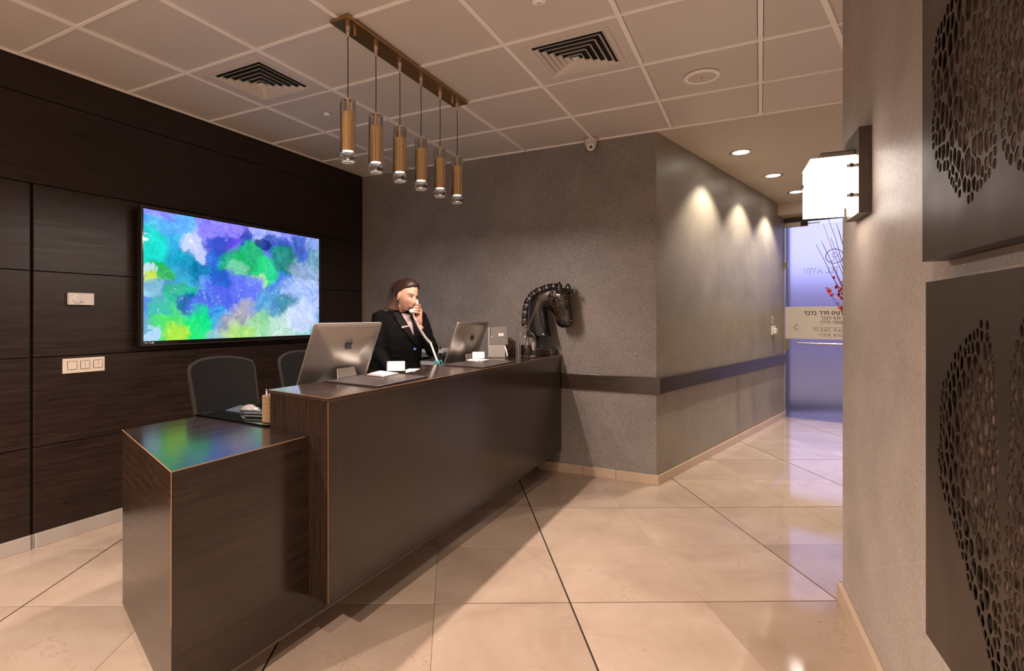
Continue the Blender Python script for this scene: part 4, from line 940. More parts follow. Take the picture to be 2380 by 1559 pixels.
# ================================================================ HORSE HEAD SCULPTURE
HY = 4.355
def HP(zx, zy, dy=0.): p = ony(1190+zx/9.744, 640+zy/9.744, HY); return Vector((p.x, HY+dy, p.z))
def fuse(mb, voxel, smooth_it=4, decim=None):
    me = mb.mesh('tmp'); b = bmesh.new(); b.from_mesh(me); bmesh.ops.recalc_face_normals(b, faces=b.faces); b.to_mesh(me); b.free()
    o = bpy.data.objects.new('tmp', me); COL.objects.link(o)
    md = o.modifiers.new('r', 'REMESH'); md.mode = 'VOXEL'; md.voxel_size = voxel
    if smooth_it: sm = o.modifiers.new('s', 'SMOOTH'); sm.factor = .5; sm.iterations = smooth_it
    out = bpy.data.meshes.new_from_object(o.evaluated_get(bpy.context.evaluated_depsgraph_get()))
    bpy.data.objects.remove(o); bpy.data.meshes.remove(me); return out
def sect(a, b, hd, n=20, pw=.8):
    A_, B_ = HP(*a), HP(*b); c = (A_+B_)/2; e = (B_-A_)/2; r = []
    for k in range(n):
        th = 2*math.pi*k/n; cs, sn = math.cos(th), math.sin(th)
        r.append(c+e*(abs(cs)**pw*(1 if cs > 0 else -1))+Vector((0, -hd*abs(sn)**pw*(1 if sn > 0 else -1), 0)))
    return r
hb = MB()
hb.rings([sect(*s) for s in (((395, 1372), (925, 1372), .080), ((375, 1330), (890, 1300), .079), ((345, 1150), (850, 1150), .074), ((325, 950), (805, 900), .068), ((350, 760), (775, 740), .064),
                             ((400, 580), (810, 650), .062), ((500, 440), (900, 620), .060), ((680, 330), (1000, 580), .056), ((880, 275), (1100, 480), .05))])
hb.rings([sect(*s) for s in (((860, 262), (1230, 292), .030), ((790, 330), (1290, 340), .050), ((735, 450), (1325, 440), .060), ((725, 580), (1338, 540), .062), ((790, 735), (1350, 640), .057), ((930, 835), (1368, 770), .048),
                             ((990, 940), (1385, 890), .042), ((1000, 1050), (1392, 1030), .041), ((1040, 1130), (1368, 1120), .037), ((1120, 1180), (1290, 1182), .022))])
hm = fuse(hb, .004, 5)
bx_, by_, bz_ = -1.640, 4.36, ZT
t = thing('horse_sculpture', 'black glazed horse head sculpture with bridle on a square wooden base', 'sculpture', (bx_, by_, ZT))
M['horse'] = mat('black_bronze_glaze', (.012, .009, .0075), .24, metal=.25, spec=.6, coat=.25)
M['bridle'] = mat('bridle_bronze', (.030, .020, .015), .35, metal=.5); M['gilt'] = mat('gilt_line', (.26, .13, .045), .4, metal=.6); M['stud'] = mat('brass_stud', (.55, .27, .07), .3, metal=.8)
hbv = BVHTree.FromPolygons([v.co[:] for v in hm.vertices], [p.vertices[:] for p in hm.polygons])
def HS(zx, zy, off=.001):
    p = HP(zx, zy); d = (p-EYEP).normalized(); h = hbv.ray_cast(EYEP, d)
    if h[0] is None: return p+Vector((0, -.02, 0))
    return h[0]+h[1]*off
head = link('head_and_neck', hm, M['horse'], t, 60)
def frameY(ax):
    z = ax.normalized(); y = Vector((0, 1, 0)); x = y.cross(z).normalized(); y = z.cross(x); return Matrix((x, y, z)).transposed()
for k, (x, y, nx, ny) in enumerate(((1015, 235, .05, -1), (860, 245, -.15, -1), (705, 292, -.4, -1), (550, 358, -.65, -1), (438, 450, -.85, -.75), (348, 590, -1, -.5), (306, 745, -1, -.2), (290, 915, -1, 0), (285, 1075, -1, .08))):
    n_ = math.hypot(nx, ny); nx, ny = nx/n_, ny/n_
    base, tip = HP(x-nx*70, y-ny*70), HP(x+nx*52, y+ny*52); ax = (tip-base); L_ = ax.length; Mx = frameY(ax); sc_ = (1.12, .6)
    MB().lathe([(.027, 0), (.016, L_*.32), (.0145, L_*.5), (.021, L_*.78), (.029, L_*.97), (.026, L_), (0, L_*.97)], base, 18, Mx, *sc_).build('mane_tuft', M['horse'], t, smooth=50)
def ear(bx0, by0, tx, ty, w, dy, nm):
    a, b_ = HP(bx0, by0, dy), HP(tx, ty, dy); ax = b_-a; L_ = ax.length; Mx = frameY(ax)
    o = MB().lathe([(w*.75, 0), (w*.98, L_*.18), (w, L_*.42), (w*.78, L_*.68), (w*.4, L_*.88), (0, L_)], a, 18, Mx, 1, .55).build(nm, M['horse'], t, smooth=60); return a, ax, w
a, ax, w = ear(1122, 420, 1116, 140, .028, -.052, 'ear'); ear(1245, 360, 1242, 172, .024, .030, 'ear')
MB().tube([a+ax*.12+Vector((0, -.0155, 0)), a+ax*.4+Vector((0, -.0165, 0)), a+ax*.72+Vector((0, -.012, 0))], [.010, .013, .004], 10, flat=.35, up=(0, -1, 0)).build('ear_hollow', mat('ear_hollow', (.008, .008, .008), .3), t, smooth=60)
p0, p1 = HP(1290, 360), HP(1365, 370); MB().lathe([(.012, 0), (.015, .016), (.027, .030), (.024, .034), (0, .030)], p0, 16, (p1-p0).to_track_quat('Z', 'Y').to_matrix(), .7, 1.0).build('forelock', M['horse'], t, smooth=50)
def strap(nm, pts, wd, studs=()):
    # leather band laid on the head: a flat ribbon with raised gilt borders
    n = 10; cl = []
    for i in range(len(pts)-1):
        for k in range(n): f = k/n; cl.append((pts[i][0]*(1-f)+pts[i+1][0]*f, pts[i][1]*(1-f)+pts[i+1][1]*f))
    cl.append(pts[-1]); lo, hi, rows_ = [], [], []
    for i, (x, y) in enumerate(cl):
        x2, y2 = cl[min(i+1, len(cl)-1)]; x1, y1 = cl[max(i-1, 0)]; dx, dy = x2-x1, y2-y1; l_ = math.hypot(dx, dy) or 1; nx, ny = -dy/l_, dx/l_
        w = wd[0]+(wd[1]-wd[0])*i/len(cl) if hasattr(wd, '__len__') else wd
        r = [HS(x+nx*w*q, y+ny*w*q, .0035) for q in (-1, -.5, 0, .5, 1)]; rows_.append(r); lo.append(r[0]); hi.append(r[-1])
    o = MB().grid(rows_).build(nm, M['bridle'], t, smooth=70); md = o.modifiers.new('thick', 'SOLIDIFY'); md.thickness = .003; md.offset = 0
    for e_ in (lo, hi): MB().tube(e_, .0021, 6).build('gilt_border', M['gilt'], o, smooth=60)
strap('cheek_strap', [(720, 650), (780, 610), (915, 585)], 62); strap('brow_strap', [(1065, 550), (1180, 520), (1322, 510)], 58)
strap('head_strap', [(960, 500), (955, 420), (965, 310)], 46); strap('nose_strap', [(1005, 650), (1045, 800), (1085, 930), (1105, 1020)], (70, 45))
c = HS(990, 572, .004); nrm = (EYEP-c).normalized(); a1 = nrm.cross(Vector((0, 0, 1))).normalized(); a2 = a1.cross(nrm)
MB().tube([c+a1*(.026*math.cos(q))+a2*(.026*math.sin(q))+nrm*.004 for q in [2*math.pi*k/28 for k in range(30)]], .0042, 8).build('bridle_ring', M['bridle'], t, smooth=60)
for x, y in ((770, 632), (865, 605), (1150, 540), (962, 367), (968, 468), (1022, 692), (1040, 780), (1070, 892)): MB().ball(HS(x, y, .0035), .0042, 10, 8).build('stud', M['stud'], t, smooth=60)
MB().ball(HS(1228, 712, -.004), (.017, .012, .012), 14, 10).build('eye', M['blackgloss'], t, smooth=60)
MB().tube([HS(x, y, .002) for x, y in ((1170, 665), (1200, 672), (1250, 690), (1285, 720))], [.003, .006, .006, .003], 8).build('eyelid', M['horse'], t, smooth=60)
MB().tube([HS(x, y, .001) for x, y in ((1180, 730), (1215, 760), (1265, 765))], [.002, .0035, .002], 8).build('eyelid', M['horse'], t, smooth=60)
MB().ball(HS(1340, 1022, -.002), (.006, .006, .009), 10, 8).build('nostril', M['gilt'], t, smooth=60)
MB().ball(HS(1130, 1075, -.008), (.017, .012, .022), 12, 8).build('mouth_corner', mat('mouth_black', (.002, .002, .002), .6), t, smooth=60)
MB().tube([HS(x, y, -.001) for x, y in ((1140, 1090), (1200, 1095), (1265, 1105), (1320, 1085))], [.003, .0022, .002, .0012], 6).build('mouth_line', M['ear_hollow'] if 'ear_hollow' in M else M['dark'], t)
MB().box(bx_-.011, bx_+.011, by_-.011, by_+.011, ZT+.0525, HP(607, 1360).z+.01).build('post', M['black'], t)
Mb = Matrix.Translation((-1.632, 4.385, ZT)) @ Matrix.Rotation(math.radians(4), 4, 'Z')
bs = MB().box(-.125, .125, -.085, .085, .0003, .052, Mb).build('base', M['wood'], t, bevel=.0015)
MB().tube([Mb @ Vector((.125, -.085, .002)), Mb @ Vector((.125, -.085, .05))], .0022, 6).build('worn_edge', M['edge'], bs)
MB().tube([Mb @ Vector((-.125, -.085, .052)), Mb @ Vector((.125, -.085, .052))], .0010, 6).build('worn_edge', M['edge'], bs)
# ================================================================ PERSON ON THE TELEPHONE
D0 = 4.15
PO = ond(930, 700, D0); PO.z = 0
ang = math.radians(35); PL = RIGHT*math.cos(ang)+FWD*math.sin(ang); PF = RIGHT*math.sin(ang)-FWD*math.cos(ang)      # her left, her front
def B(l, f, z): return PO+PL*l+PF*f+Vector((0, 0, z))
def PX(u, v, dd=0.): return ond(u, v, D0+dd)
yw, pt, rl = math.radians(49), math.radians(14), math.radians(7)
hl = RIGHT*math.cos(yw)+FWD*math.sin(yw); hf = -FWD*math.cos(yw)+RIGHT*math.sin(yw); hu = Vector((0, 0, 1))
hf, hu = hf*math.cos(pt)-hu*math.sin(pt), hu*math.cos(pt)+hf*math.sin(pt)
hl, hu = hl*math.cos(rl)-hu*math.sin(rl), hu*math.cos(rl)+hl*math.sin(rl)
HC = PX(946.2, 686, -.07)
def Hd(x, y, z): return HC+hl*x+hf*y+hu*z
def g(t): return math.exp(-t*t)
def face(x, y, z):
    # shape a skull ellipsoid into a head: x her left, y forward, z up from the eye line
    if z < 0:
        k = min(1, -z/.118); x *= 1-.46*k**1.35
        if y < 0: y *= 1-.55*k**1.1
        else: y *= 1-.10*k**2
    if y > 0:
        fr = min(1, y/.05); x *= 1-.07*fr*g((z+.02)/.07)
        y -= .004*fr*(1 if z > -.02 else .6)
        y += fr*(.024*g(x/.0105)*max(0, 1-abs((z+.036)/.042))**.9 + .006*g(x/.006)*g((z+.012)/.02))
        y += fr*.004*g((abs(x)-.012)/.006)*g((z+.043)/.008)
        y -= fr*.0075*g((abs(x)-.031)/.016)*g((z-.001)/.012)
        y += fr*.0035*g((abs(x)-.03)/.024)*g((z-.021)/.010)
        y += fr*.0055*g(x/.021)*(g((z+.064)/.0055)+.9*g((z+.078)/.006)) - fr*.003*g(x/.02)*g((z+.071)/.003)
        y += fr*.008*g(x/.018)*g((z+.106)/.014) - fr*.003*g(x/.02)*g((z+.09)/.006)
        y += fr*.006*g((abs(x)-.040)/.018)*g((z+.035)/.02)
    return x, y, z
pb = MB(); rs = []; NH = 72
for i in range(1, 60):
    ph = math.pi*i/60; r = []
    for k in range(NH):
        a = 2*math.pi*k/NH; sx = math.sin(ph)
        x, y, z = .0715*math.cos(a)*sx**.85, .093*math.sin(a)*sx**.85, -.118*math.cos(ph)
        if y < 0: y *= 1.02
        r.append(Hd(*face(x, y-.004, z)))
    rs.append(r)
pb.rings(rs)
for s in (-1, 1):      # ears
    pb.ball(Hd(.069*s, -.012, -.012), (.010, .017, .030), 14, 10, Matrix((hl, hf, hu)).transposed())
# neck, trunk, limbs
pb.tube([B(0, -.012, 1.28), B(0, -.004, 1.345), Hd(0, -.028, -.075), Hd(0, -.02, -.02)], [.062, .050, .047, .05], 20)
def oval(l, f, z, hw, hd, n=24, pw=.85):
    out = []
    for k in range(n):
        th = 2*math.pi*k/n; c_, s_ = math.cos(th), math.sin(th)
        out.append(B(l+hw*abs(c_)**pw*(1 if c_ > 0 else -1), f+hd*abs(s_)**pw*(1 if s_ > 0 else -1), z))
    return out
TR = [(.80, .0, .165, .105), (.92, .0, .138, .092), (1.0, .004, .132, .092), (1.10, .010, .146, .104), (1.19, .012, .155, .106), (1.27, .004, .158, .092), (1.32, -.004, .135, .072), (1.355, -.008, .075, .052)]
pb.rings([oval(0, f, z, w_, d_) for z, f, w_, d_ in TR])
for s in (-1, 1): pb.tube([B(.085*s, 0, .84), B(.088*s, .005, .5), B(.088*s, 0, .28), B(.085*s, -.015, .07)], [.078, .058, .05, .036], 16)
SHR, ELR, WRR = B(-.168, -.006, 1.312), B(-.205, .035, 1.05), B(-.200, .245, .925)
SHL, ELL, WRL = B(.168, -.006, 1.312), B(.205, .125, 1.062), PX(974.5, 757, -.035)
pb.tube([SHR, (SHR+ELR)/2, ELR, (ELR+WRR)/2, WRR], [.046, .038, .029, .028, .022], 14)
pb.tube([SHL, (SHL+ELL)/2, ELL, (ELL+WRL)/2, WRL], [.046, .038, .027, .026, .021], 14)
# her left hand closed round the handset
pb.tube([WRL, PX(974, 748, -.045), PX(972.5, 738, -.05), PX(973.5, 727, -.05), PX(974.5, 716, -.045)], [.021, .026, .029, .027, .020], 14, flat=.62, up=FWD)
for i in range(4):
    k = (976.5-.5*(i == 3), 710.5+6.6*i); m1 = (970.5-.6*i*.3, 706.5+6.5*i); m2 = (963.5-.4*i, 707.5+6.0*i); tp = (959.8-.5*i+(1.5 if i == 3 else 0), 711+5.2*i)
    pb.tube([PX(*k, -.05), PX(*m1, -.092), PX(*m2, -.104), PX(*tp, -.097)], [.0098, .0088, .0080, .0066], 10); pb.ball(PX(*tp, -.097), .0064, 10, 8)
th = [PX(968, 745, -.055), PX(962.5, 737, -.075), PX(959, 730.5, -.072), PX(957, 724.5, -.05)]; pb.tube(th, [.015, .0115, .0098, .0075], 10); pb.ball(th[-1], .0074, 10, 8)
# her right hand resting on the desk
PD = (PF*.97-PL*.1).normalized(); hz = Vector((0, 0, 1)); pc = Vector((WRR.x, WRR.y, 0))+PD*.065+Vector((0, 0, ZD+.034))
pb.tube([WRR, WRR.lerp(pc, .55)+Vector((0, 0, .004)), pc, pc+PD*.032+Vector((0, 0, -.006))], [.021, .024, .031, .029], 14, flat=.55, up=hz)
sd = PD.cross(hz).normalized()
for i in range(4):
    q = pc+PD*.03+sd*(.0225-.015*i)+Vector((0, 0, -.004)); L_ = (.062, .072, .067, .052)[i]; d = (PD+sd*(.12-.08*i)).normalized()
    pb.tube([q, q+d*L_*.45+Vector((0, 0, .008)), q+d*L_*.78+Vector((0, 0, -.002)), q+d*L_-Vector((0, 0, .012))], [.0095, .0088, .008, .0065], 10); pb.ball(q+d*L_-Vector((0, 0, .012)), .0064, 10, 8)
q = pc-PD*.02-sd*-.03; q = pc-PD*.018+sd*.026; pb.tube([q, q+PD*.025+sd*.02+Vector((0, 0, -.006)), q+PD*.055+sd*.024+Vector((0, 0, -.016))], [.0125, .0105, .0075], 10)
bm_ = fuse(pb, .0034, 3)
def skin():
    m = mat('skin', (.46, .25, .18), .5, spec=.3); b = m.node_tree.nodes['Principled BSDF']
    b.inputs['Subsurface Weight'].default_value = .12; b.inputs['Subsurface Radius'].default_value = (.012, .005, .003); b.inputs['Subsurface Scale'].default_value = .4; return m
M['skin'] = skin(); M['suit'] = mat('black_wool', (.0032, .0028, .0027), .85, spec=.10); M['lapel'] = mat('black_lapel', (.0038, .0033, .0032), .7, spec=.16); M['blouse'] = mat('mauve_blouse', (.34, .26, .27), .55)
person = thing('person', 'woman in a black blazer holding a white telephone handset behind the counter', 'person', tuple(PO))
link('body', bm_, M['skin'], person, 75)
# face details
M['eyew'] = mat('eye_white', (.70, .64, .62), .2); M['iris'] = mat('brown_iris', (.045, .022, .014), .15); M['brow'] = mat('brow_hair', (.055, .028, .018), .8); M['lip'] = mat('lips', (.40, .10, .095), .4); M['teeth'] = mat('teeth', (.82, .78, .74), .25); M['lash'] = mat('lash', (.02, .012, .01), .7)
bvb = BVHTree.FromPolygons([v.co[:] for v in bm_.vertices], [p.vertices[:] for p in bm_.polygons])
def FS(x, z, off=0.0):
    # point of the face surface in front of (x, z)
    o_ = Hd(x, .2, z); h = bvb.ray_cast(o_, -hf)
    if h[0] is None: return Hd(x, .086-6*x*x, z)+hf*off
    ly = (h[0]-HC).dot(hf); return h[0]+hf*(off+(min(0, .0935-ly) if z < -.05 else 0))
HM = Matrix((hl, hf, hu)).transposed()
for s in (-1, 1):
    x = .0305*s; c_ = FS(x, -.001, -.0093); MB().ball(c_, .0110, 16, 12).build('eye', M['eyew'], person, smooth=60)
    gz = (hf-hl*.10-hu*.25).normalized() if False else (hf*.9-hu*.28-hl*.02).normalized(); MB().ball(c_+gz*.0052, .0067, 14, 10).build('iris', M['iris'], person, smooth=60)
    up_ = [FS(x+s*q, z_, .0012) for q, z_ in ((-.0140, -.0025), (-.008, .0030), (0, .0046), (.008, .0034), (.0150, -.001))]
    MB().tube(up_, [.0014, .0026, .0030, .0028, .0016], 6).build('upper_lashes', M['lash'], person); dn = [FS(x+s*q, z_, .0006) for q, z_ in ((-.012, -.0042), (0, -.0066), (.013, -.0035))]
    MB().tube(dn, [.0007, .0009, .0010], 5).build('lower_lashes', M['brow'], person)
    MB().tube([FS(x+s*q, z_, .0010) for q, z_ in ((-.017, .0155), (-.008, .0195), (.004, .0215), (.014, .0195), (.023, .0145))], [.0018, .0026, .0026, .0021, .0009], 6).build('eyebrow', M['brow'], person, smooth=60)
MB().tube([FS(x, z_, .0008) for x, z_ in ((-.0215, -.0652), (-.012, -.0632), (-.004, -.0618), (0, -.0626), (.004, -.0618), (.012, -.0632), (.0215, -.0652))], [.0008, .0020, .0025, .0022, .0025, .0020, .0008], 8).build('upper_lip', M['lip'], person, smooth=60)
MB().tube([FS(x, z_, .0008) for x, z_ in ((-.0215, -.0656), (-.013, -.0742), (0, -.0772), (.013, -.0742), (.0215, -.0656))], [.0008, .0025, .0031, .0025, .0008], 8).build('lower_lip', M['lip'], person, smooth=60)
MB().tube([FS(x, z_, .0006) for x, z_ in ((-.0185, -.0672), (-.009, -.0694), (0, -.0702), (.009, -.0694), (.0185, -.0672))], [.0013, .0027, .0030, .0027, .0013], 8, flat=.9).build('teeth', M['teeth'], person, smooth=60)
# hair: locks combed from a parting, tucked behind the ear and falling to the shoulder
hr = MB(); rh = random.Random(3)
def sstep(a, b, v): v = max(0, min(1, (v-a)/(b-a))); return v*v*(3-2*v)
cap = []
for i in range(1, 48):          # scalp: the head's own shape, lifted where hair grows and sunk under the skin elsewhere
    ph = math.pi*i/48; r = []
    for k in range(60):
        a = 2*math.pi*k/60; sx = math.sin(ph)
        x, y, z = .0715*math.cos(a)*sx**.85, .093*math.sin(a)*sx**.85-.004, -.118*math.cos(ph)
        fx, fy, fz = face(x, y, z)
        line = .066-.55*max(0, abs(x)-.022) if y > .0 else .04-1.6*(-y)-.3*max(0, abs(x)-.05)
        d = z-line; h = -.004+.013*sstep(-.004, .026, d)
        if z < -.06: h = -.012
        nrm = Vector((x/.0715**2, y/.093**2, z/.118**2)).normalized(); part = .0035*g((x-.012)/.006)*(1 if y > -.05 else 0)
        r.append(Hd(fx+nrm.x*(h-part), fy+nrm.y*(h-part), fz+nrm.z*(h-part)))
    cap.append(r)
hr.rings(cap)
back = []
for i in range(14):
    f = i/13; z = .07-.20*f; w_ = .078-.004*f+.010*f*f; d_ = .05+.01*math.sin(f*3)
    r = []
    for k in range(20):
        a = 2*math.pi*k/20; r.append(Hd(w_*math.cos(a), -.050-.012*f+d_*math.sin(a)*.92, z))
    back.append(r)
hr.rings(back)
for s in (-1, 1):
    for k in range(24):
        f = k/23; y0 = .058-.135*f; zt = .119*math.sqrt(max(.05, 1-((y0+.008)/.100)**2)); px0 = .012
        j = lambda q: rh.uniform(-q, q)
        xs = .0775+.002*math.sin(f*9); dl_ = -.050-.042*f
        pts = [Hd(px0+s*.003, y0, zt+.006), Hd(px0+s*.030, y0-.004+j(.002), zt*.95+.005), Hd(s*.060, y0*.88-.012+j(.002), zt*.70+.007), Hd(s*.0745, y0*.62-.028+j(.003), .040+.008*f), Hd(s*(xs+.001), dl_*.72, -.002+j(.004)),
               Hd(s*(xs+j(.003)), dl_-.004+j(.004), -.050), Hd(s*(xs+.002+j(.004)), dl_-.013+j(.006), -.100), Hd(s*(xs+.004+j(.005)), dl_-.022+j(.007), -.137+.006*f+j(.008))]
        hr.tube(pts, [.003, .0046, .0058, .0068, .0085, .0095, .0088, .003], 8, flat=.75)
for k in range(9):
    x = -.066+.0165*k; pts = [Hd(x*.6, -.06, .10), Hd(x, -.098, .055), Hd(x*1.05, -.110, .0), Hd(x*1.08, -.108, -.06), Hd(x*1.1, -.106+rh.uniform(-.005, .005), -.118), Hd(x*1.12, -.110, -.142+rh.uniform(-.008, .008))]
    hr.tube(pts, [.010, .014, .014, .014, .012, .005], 8)
hmesh = fuse(hr, .0028, 1)
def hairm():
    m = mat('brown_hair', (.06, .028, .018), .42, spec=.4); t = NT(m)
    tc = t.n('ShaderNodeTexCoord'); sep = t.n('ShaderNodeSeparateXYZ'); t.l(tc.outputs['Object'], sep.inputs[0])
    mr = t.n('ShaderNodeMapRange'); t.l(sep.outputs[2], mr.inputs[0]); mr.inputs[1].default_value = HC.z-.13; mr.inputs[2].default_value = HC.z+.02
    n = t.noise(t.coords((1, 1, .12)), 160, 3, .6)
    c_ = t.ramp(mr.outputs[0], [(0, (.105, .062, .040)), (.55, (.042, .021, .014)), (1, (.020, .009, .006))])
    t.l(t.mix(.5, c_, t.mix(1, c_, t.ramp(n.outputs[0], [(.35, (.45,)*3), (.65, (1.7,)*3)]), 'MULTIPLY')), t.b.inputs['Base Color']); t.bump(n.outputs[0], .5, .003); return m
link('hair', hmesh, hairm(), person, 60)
MB().ball(Hd(-.0765, -.006, -.042), .0042, 10, 8).build('earring', M['paper_w'], person, smooth=60)
# blazer
jb = MB()
JT = [(.66, .0, .196, .132), (.75, .0, .190, .128), (.88, .0, .163, .112), (.98, .004, .154, .110), (1.08, .012, .166, .122), (1.17, .016, .176, .125), (1.25, .008, .182, .112), (1.305, -.002, .176, .092), (1.335, -.008, .140, .074), (1.358, -.012, .088, .058)]
jb.rings([oval(0, f, z, w_, d_, 28, .8) for z, f, w_, d_ in JT])
for sh, el, wr, s in ((SHR, ELR, WRR, -1), (SHL, ELL, WRL, 1)):
    e2 = wr.lerp(el, .13); jb.tube([sh+PL*(-.035*s)+Vector((0, 0, .004)), sh+PL*(.006*s)+Vector((0, 0, -.004)), sh.lerp(el, .3)+PL*(.006*s), sh.lerp(el, .62), el.lerp(sh, .06), el.lerp(wr, .10), el.lerp(wr, .45), e2], [.054, .058, .056, .052, .053, .052, .044, .035], 18)
    jb.ball(el, .051, 16, 12)
    jb.ball(sh+PL*(.000*s)+Vector((0, 0, -.012)), (.057, .052, .046), 16, 12)
jm = fuse(jb, .0065, 4)
rn = random.Random(2)
nrm_ = [v.normal.copy() for v in jm.vertices]
for v, n_ in zip(jm.vertices, nrm_):      # soft cloth creases, strongest at the elbows
    p = v.co; w_ = sum(g((p-e_).length/.09) for e_ in (ELR, ELL)); v.co = p+n_*(noise.noise(Vector((p.x*16, p.y*16, p.z*38)))*(.0016+.0055*min(1, w_)))
jacket = link('blazer', jm, M['suit'], person, 75)
bvj = BVHTree.FromPolygons([v.co[:] for v in jm.vertices], [p.vertices[:] for p in jm.polygons])
def JS(zx, zy, off):
    u, v = 860+zx/6.495, 630+zy/6.495; d = ray(u, v).normalized(); h = bvj.ray_cast(EYEP, d)
    p = h[0] if h[0] is not None else PX(u, v, -.08); return p-d*off
def patch(nm, left, right, off, m, th, cols=5, sub=4):
    def dens(pl):
        out = []
        for i in range(len(pl)-1):
            for k in range(sub): f = k/sub; out.append((pl[i][0]*(1-f)+pl[i+1][0]*f, pl[i][1]*(1-f)+pl[i+1][1]*f))
        return out+[pl[-1]]
    L_, R_ = dens(left), dens(right); rows_ = []
    for a, b_ in zip(L_, R_): rows_.append([JS(a[0]+(b_[0]-a[0])*k/(cols-1), a[1]+(b_[1]-a[1])*k/(cols-1), off) for k in range(cols)])
    o = MB().grid(rows_).build(nm, m, person, smooth=70); md = o.modifiers.new('thick', 'SOLIDIFY'); md.thickness = th; md.offset = 0; return o
patch('blouse', [(455, 640), (500, 720), (560, 790), (610, 870), (655, 970)], [(600, 640), (625, 720), (640, 800), (652, 880), (661, 970)], .006, M['blouse'], .003)
patch('lapel', [(322, 600), (352, 660), (374, 712), (430, 790), (520, 905), (620, 1035), (700, 1132)], [(432, 592), (470, 640), (512, 708), (560, 790), (610, 880), (662, 985), (704, 1128)], .010, M['lapel'], .004)
patch('lapel', [(612, 640), (640, 730), (655, 830), (663, 920), (672, 1000), (700, 1100), (704, 1130)], [(655, 640), (690, 730), (720, 830), (738, 920), (742, 1000), (728, 1090), (710, 1135)], .010, M['lapel'], .004)
patch('collar_notch', [(345, 676), (374, 712), (388, 728)], [(425, 690), (405, 706), (393, 728)], .014, M['suit'], .002, 3, 2)
M['badge'] = mat('name_badge', (.55, .47, .42), .3, metal=.3)
bg = patch('name_badge', [(474, 836), (482, 864)], [(584, 816), (592, 838)], .017, M['badge'], .003, 5, 2); patch('badge_print', [(505, 838), (508, 846)], [(562, 826), (565, 834)], .0192, M['ink'], .0006, 5, 2)
c_ = JS(676, 1174, .006); M['button'] = mat('flare_blue_button', (.06, .11, .32), .2); dq = (EYEP-c_).normalized().to_track_quat('Z', 'Y').to_matrix()  # blue light flare painted into the button's base colour
MB().lathe([(0, .003), (.0075, .003), (.0088, .0045), (.0104, .004), (.0104, 0), (0, -.002)], c_, 20, dq).build('button', M['button'], person, smooth=40)
patch('front_edge', [(702, 1130), (706, 1250), (706, 1350), (712, 1470)], [(709, 1130), (713, 1250), (713, 1350), (719, 1470)], .004, M['lapel'], .002, 2, 4); patch('pocket_flap', [(345, 1284), (345, 1296)], [(490, 1290), (490, 1301)], .004, M['lapel'], .002, 5, 2)
# trousers and shoes
tb = MB(); tb.rings([oval(0, f, z, w_, d_) for z, f, w_, d_ in ((.72, 0, .18, .118), (.80, 0, .178, .116), (.92, 0, .15, .102))])
for s in (-1, 1): tb.tube([B(.088*s, 0, .80), B(.09*s, .005, .5), B(.09*s, 0, .28), B(.088*s, -.012, .06)], [.093, .073, .064, .058], 18)
link('trousers', fuse(tb, .008, 3), M['suit'], person, 75)
for s in (-1, 1): MB().rings([[B(.088*s+w_*math.cos(a), y, .0004+max(0, h_*math.sin(a))) for a in [math.pi*k/10 for k in range(11)]] for y, w_, h_ in ((-.075, .02, .05), (-.05, .033, .075), (0, .036, .07), (.06, .04, .05), (.12, .038, .04), (.165, .022, .025))]).build('shoe', M['blackgloss'], person, smooth=60)
# handset with its coiled cord, and the telephone on the desk
M['phone'] = mat('ivory_plastic', (.66, .61, .57), .3)
mp_, ep_ = PX(956.8, 723.2, -.112), PX(964.5, 698, .02)
t = thing('telephone_handset', 'white telephone handset with coiled cord held to the woman\'s ear', 'telephone', tuple(mp_))
hd_ = (ep_-mp_); out_ = (RIGHT*.95-FWD*.1).normalized(); pts = [mp_+hd_*.06+out_*.012, mp_+hd_*.25+out_*.022, mp_+hd_*.5+out_*.026, mp_+hd_*.75+out_*.022, mp_+hd_*.96+out_*.012]
MB().tube(pts, [.014, .0115, .0105, .0115, .014], 12).build('grip', M['phone'], t, smooth=60)
MB().ball(mp_, (.0175, .022, .016), 18, 12, Matrix.Rotation(.5, 3, 'Y')).build('mouthpiece', M['phone'], t, smooth=60); MB().ball(ep_, (.017, .024, .020), 18, 12).build('earpiece', M['phone'], t, smooth=60)
e0, e1, e2, e3 = PX(961, 727.5, -.125), PX(964.3, 741, -.13), PX(1001, 797.5, -.10), PX(1017.5, 842, -.20)
b = MB(); b.tube([e0, e0.lerp(e1, .5), e1], .0026, 8)
def coil(a, c, turns, r, wr, sag):
    ax = (c-a); n = int(turns*10); t_ = ax.normalized(); u_ = t_.cross(FWD).normalized(); w2 = t_.cross(u_).normalized(); pts = []
    for k in range(n+1):
        f = k/n; an = 2*math.pi*turns*f; pts.append(a+ax*f+Vector((0, 0, -sag*4*f*(1-f)))+u_*r*math.cos(an)+w2*r*math.sin(an))
    return pts
b.tube(coil(e1, e2, 17, .0085, .0024, .020), .0029, 6); b.tube(coil(e2, e3, 30, .0055, .0024, .0), .0029, 6)
e4 = PX(1012, 858, -.28); e4.z = ZD+.03; b.tube([e3, e3.lerp(e4, .5)+Vector((0, -.03, -.01)), e4+Vector((-.03, -.075, .0))], .0028, 6)
b.build('coiled_cord', M['phone'], t, smooth=70)
tc_ = Vector((e4.x-.03, e4.y-.17, ZD)); t = thing('desk_telephone', 'white desk telephone with keys standing behind the counter', 'telephone', tuple(tc_)); Mt = Matrix.Translation(tc_) @ Matrix.Rotation(-.5, 4, 'Z')
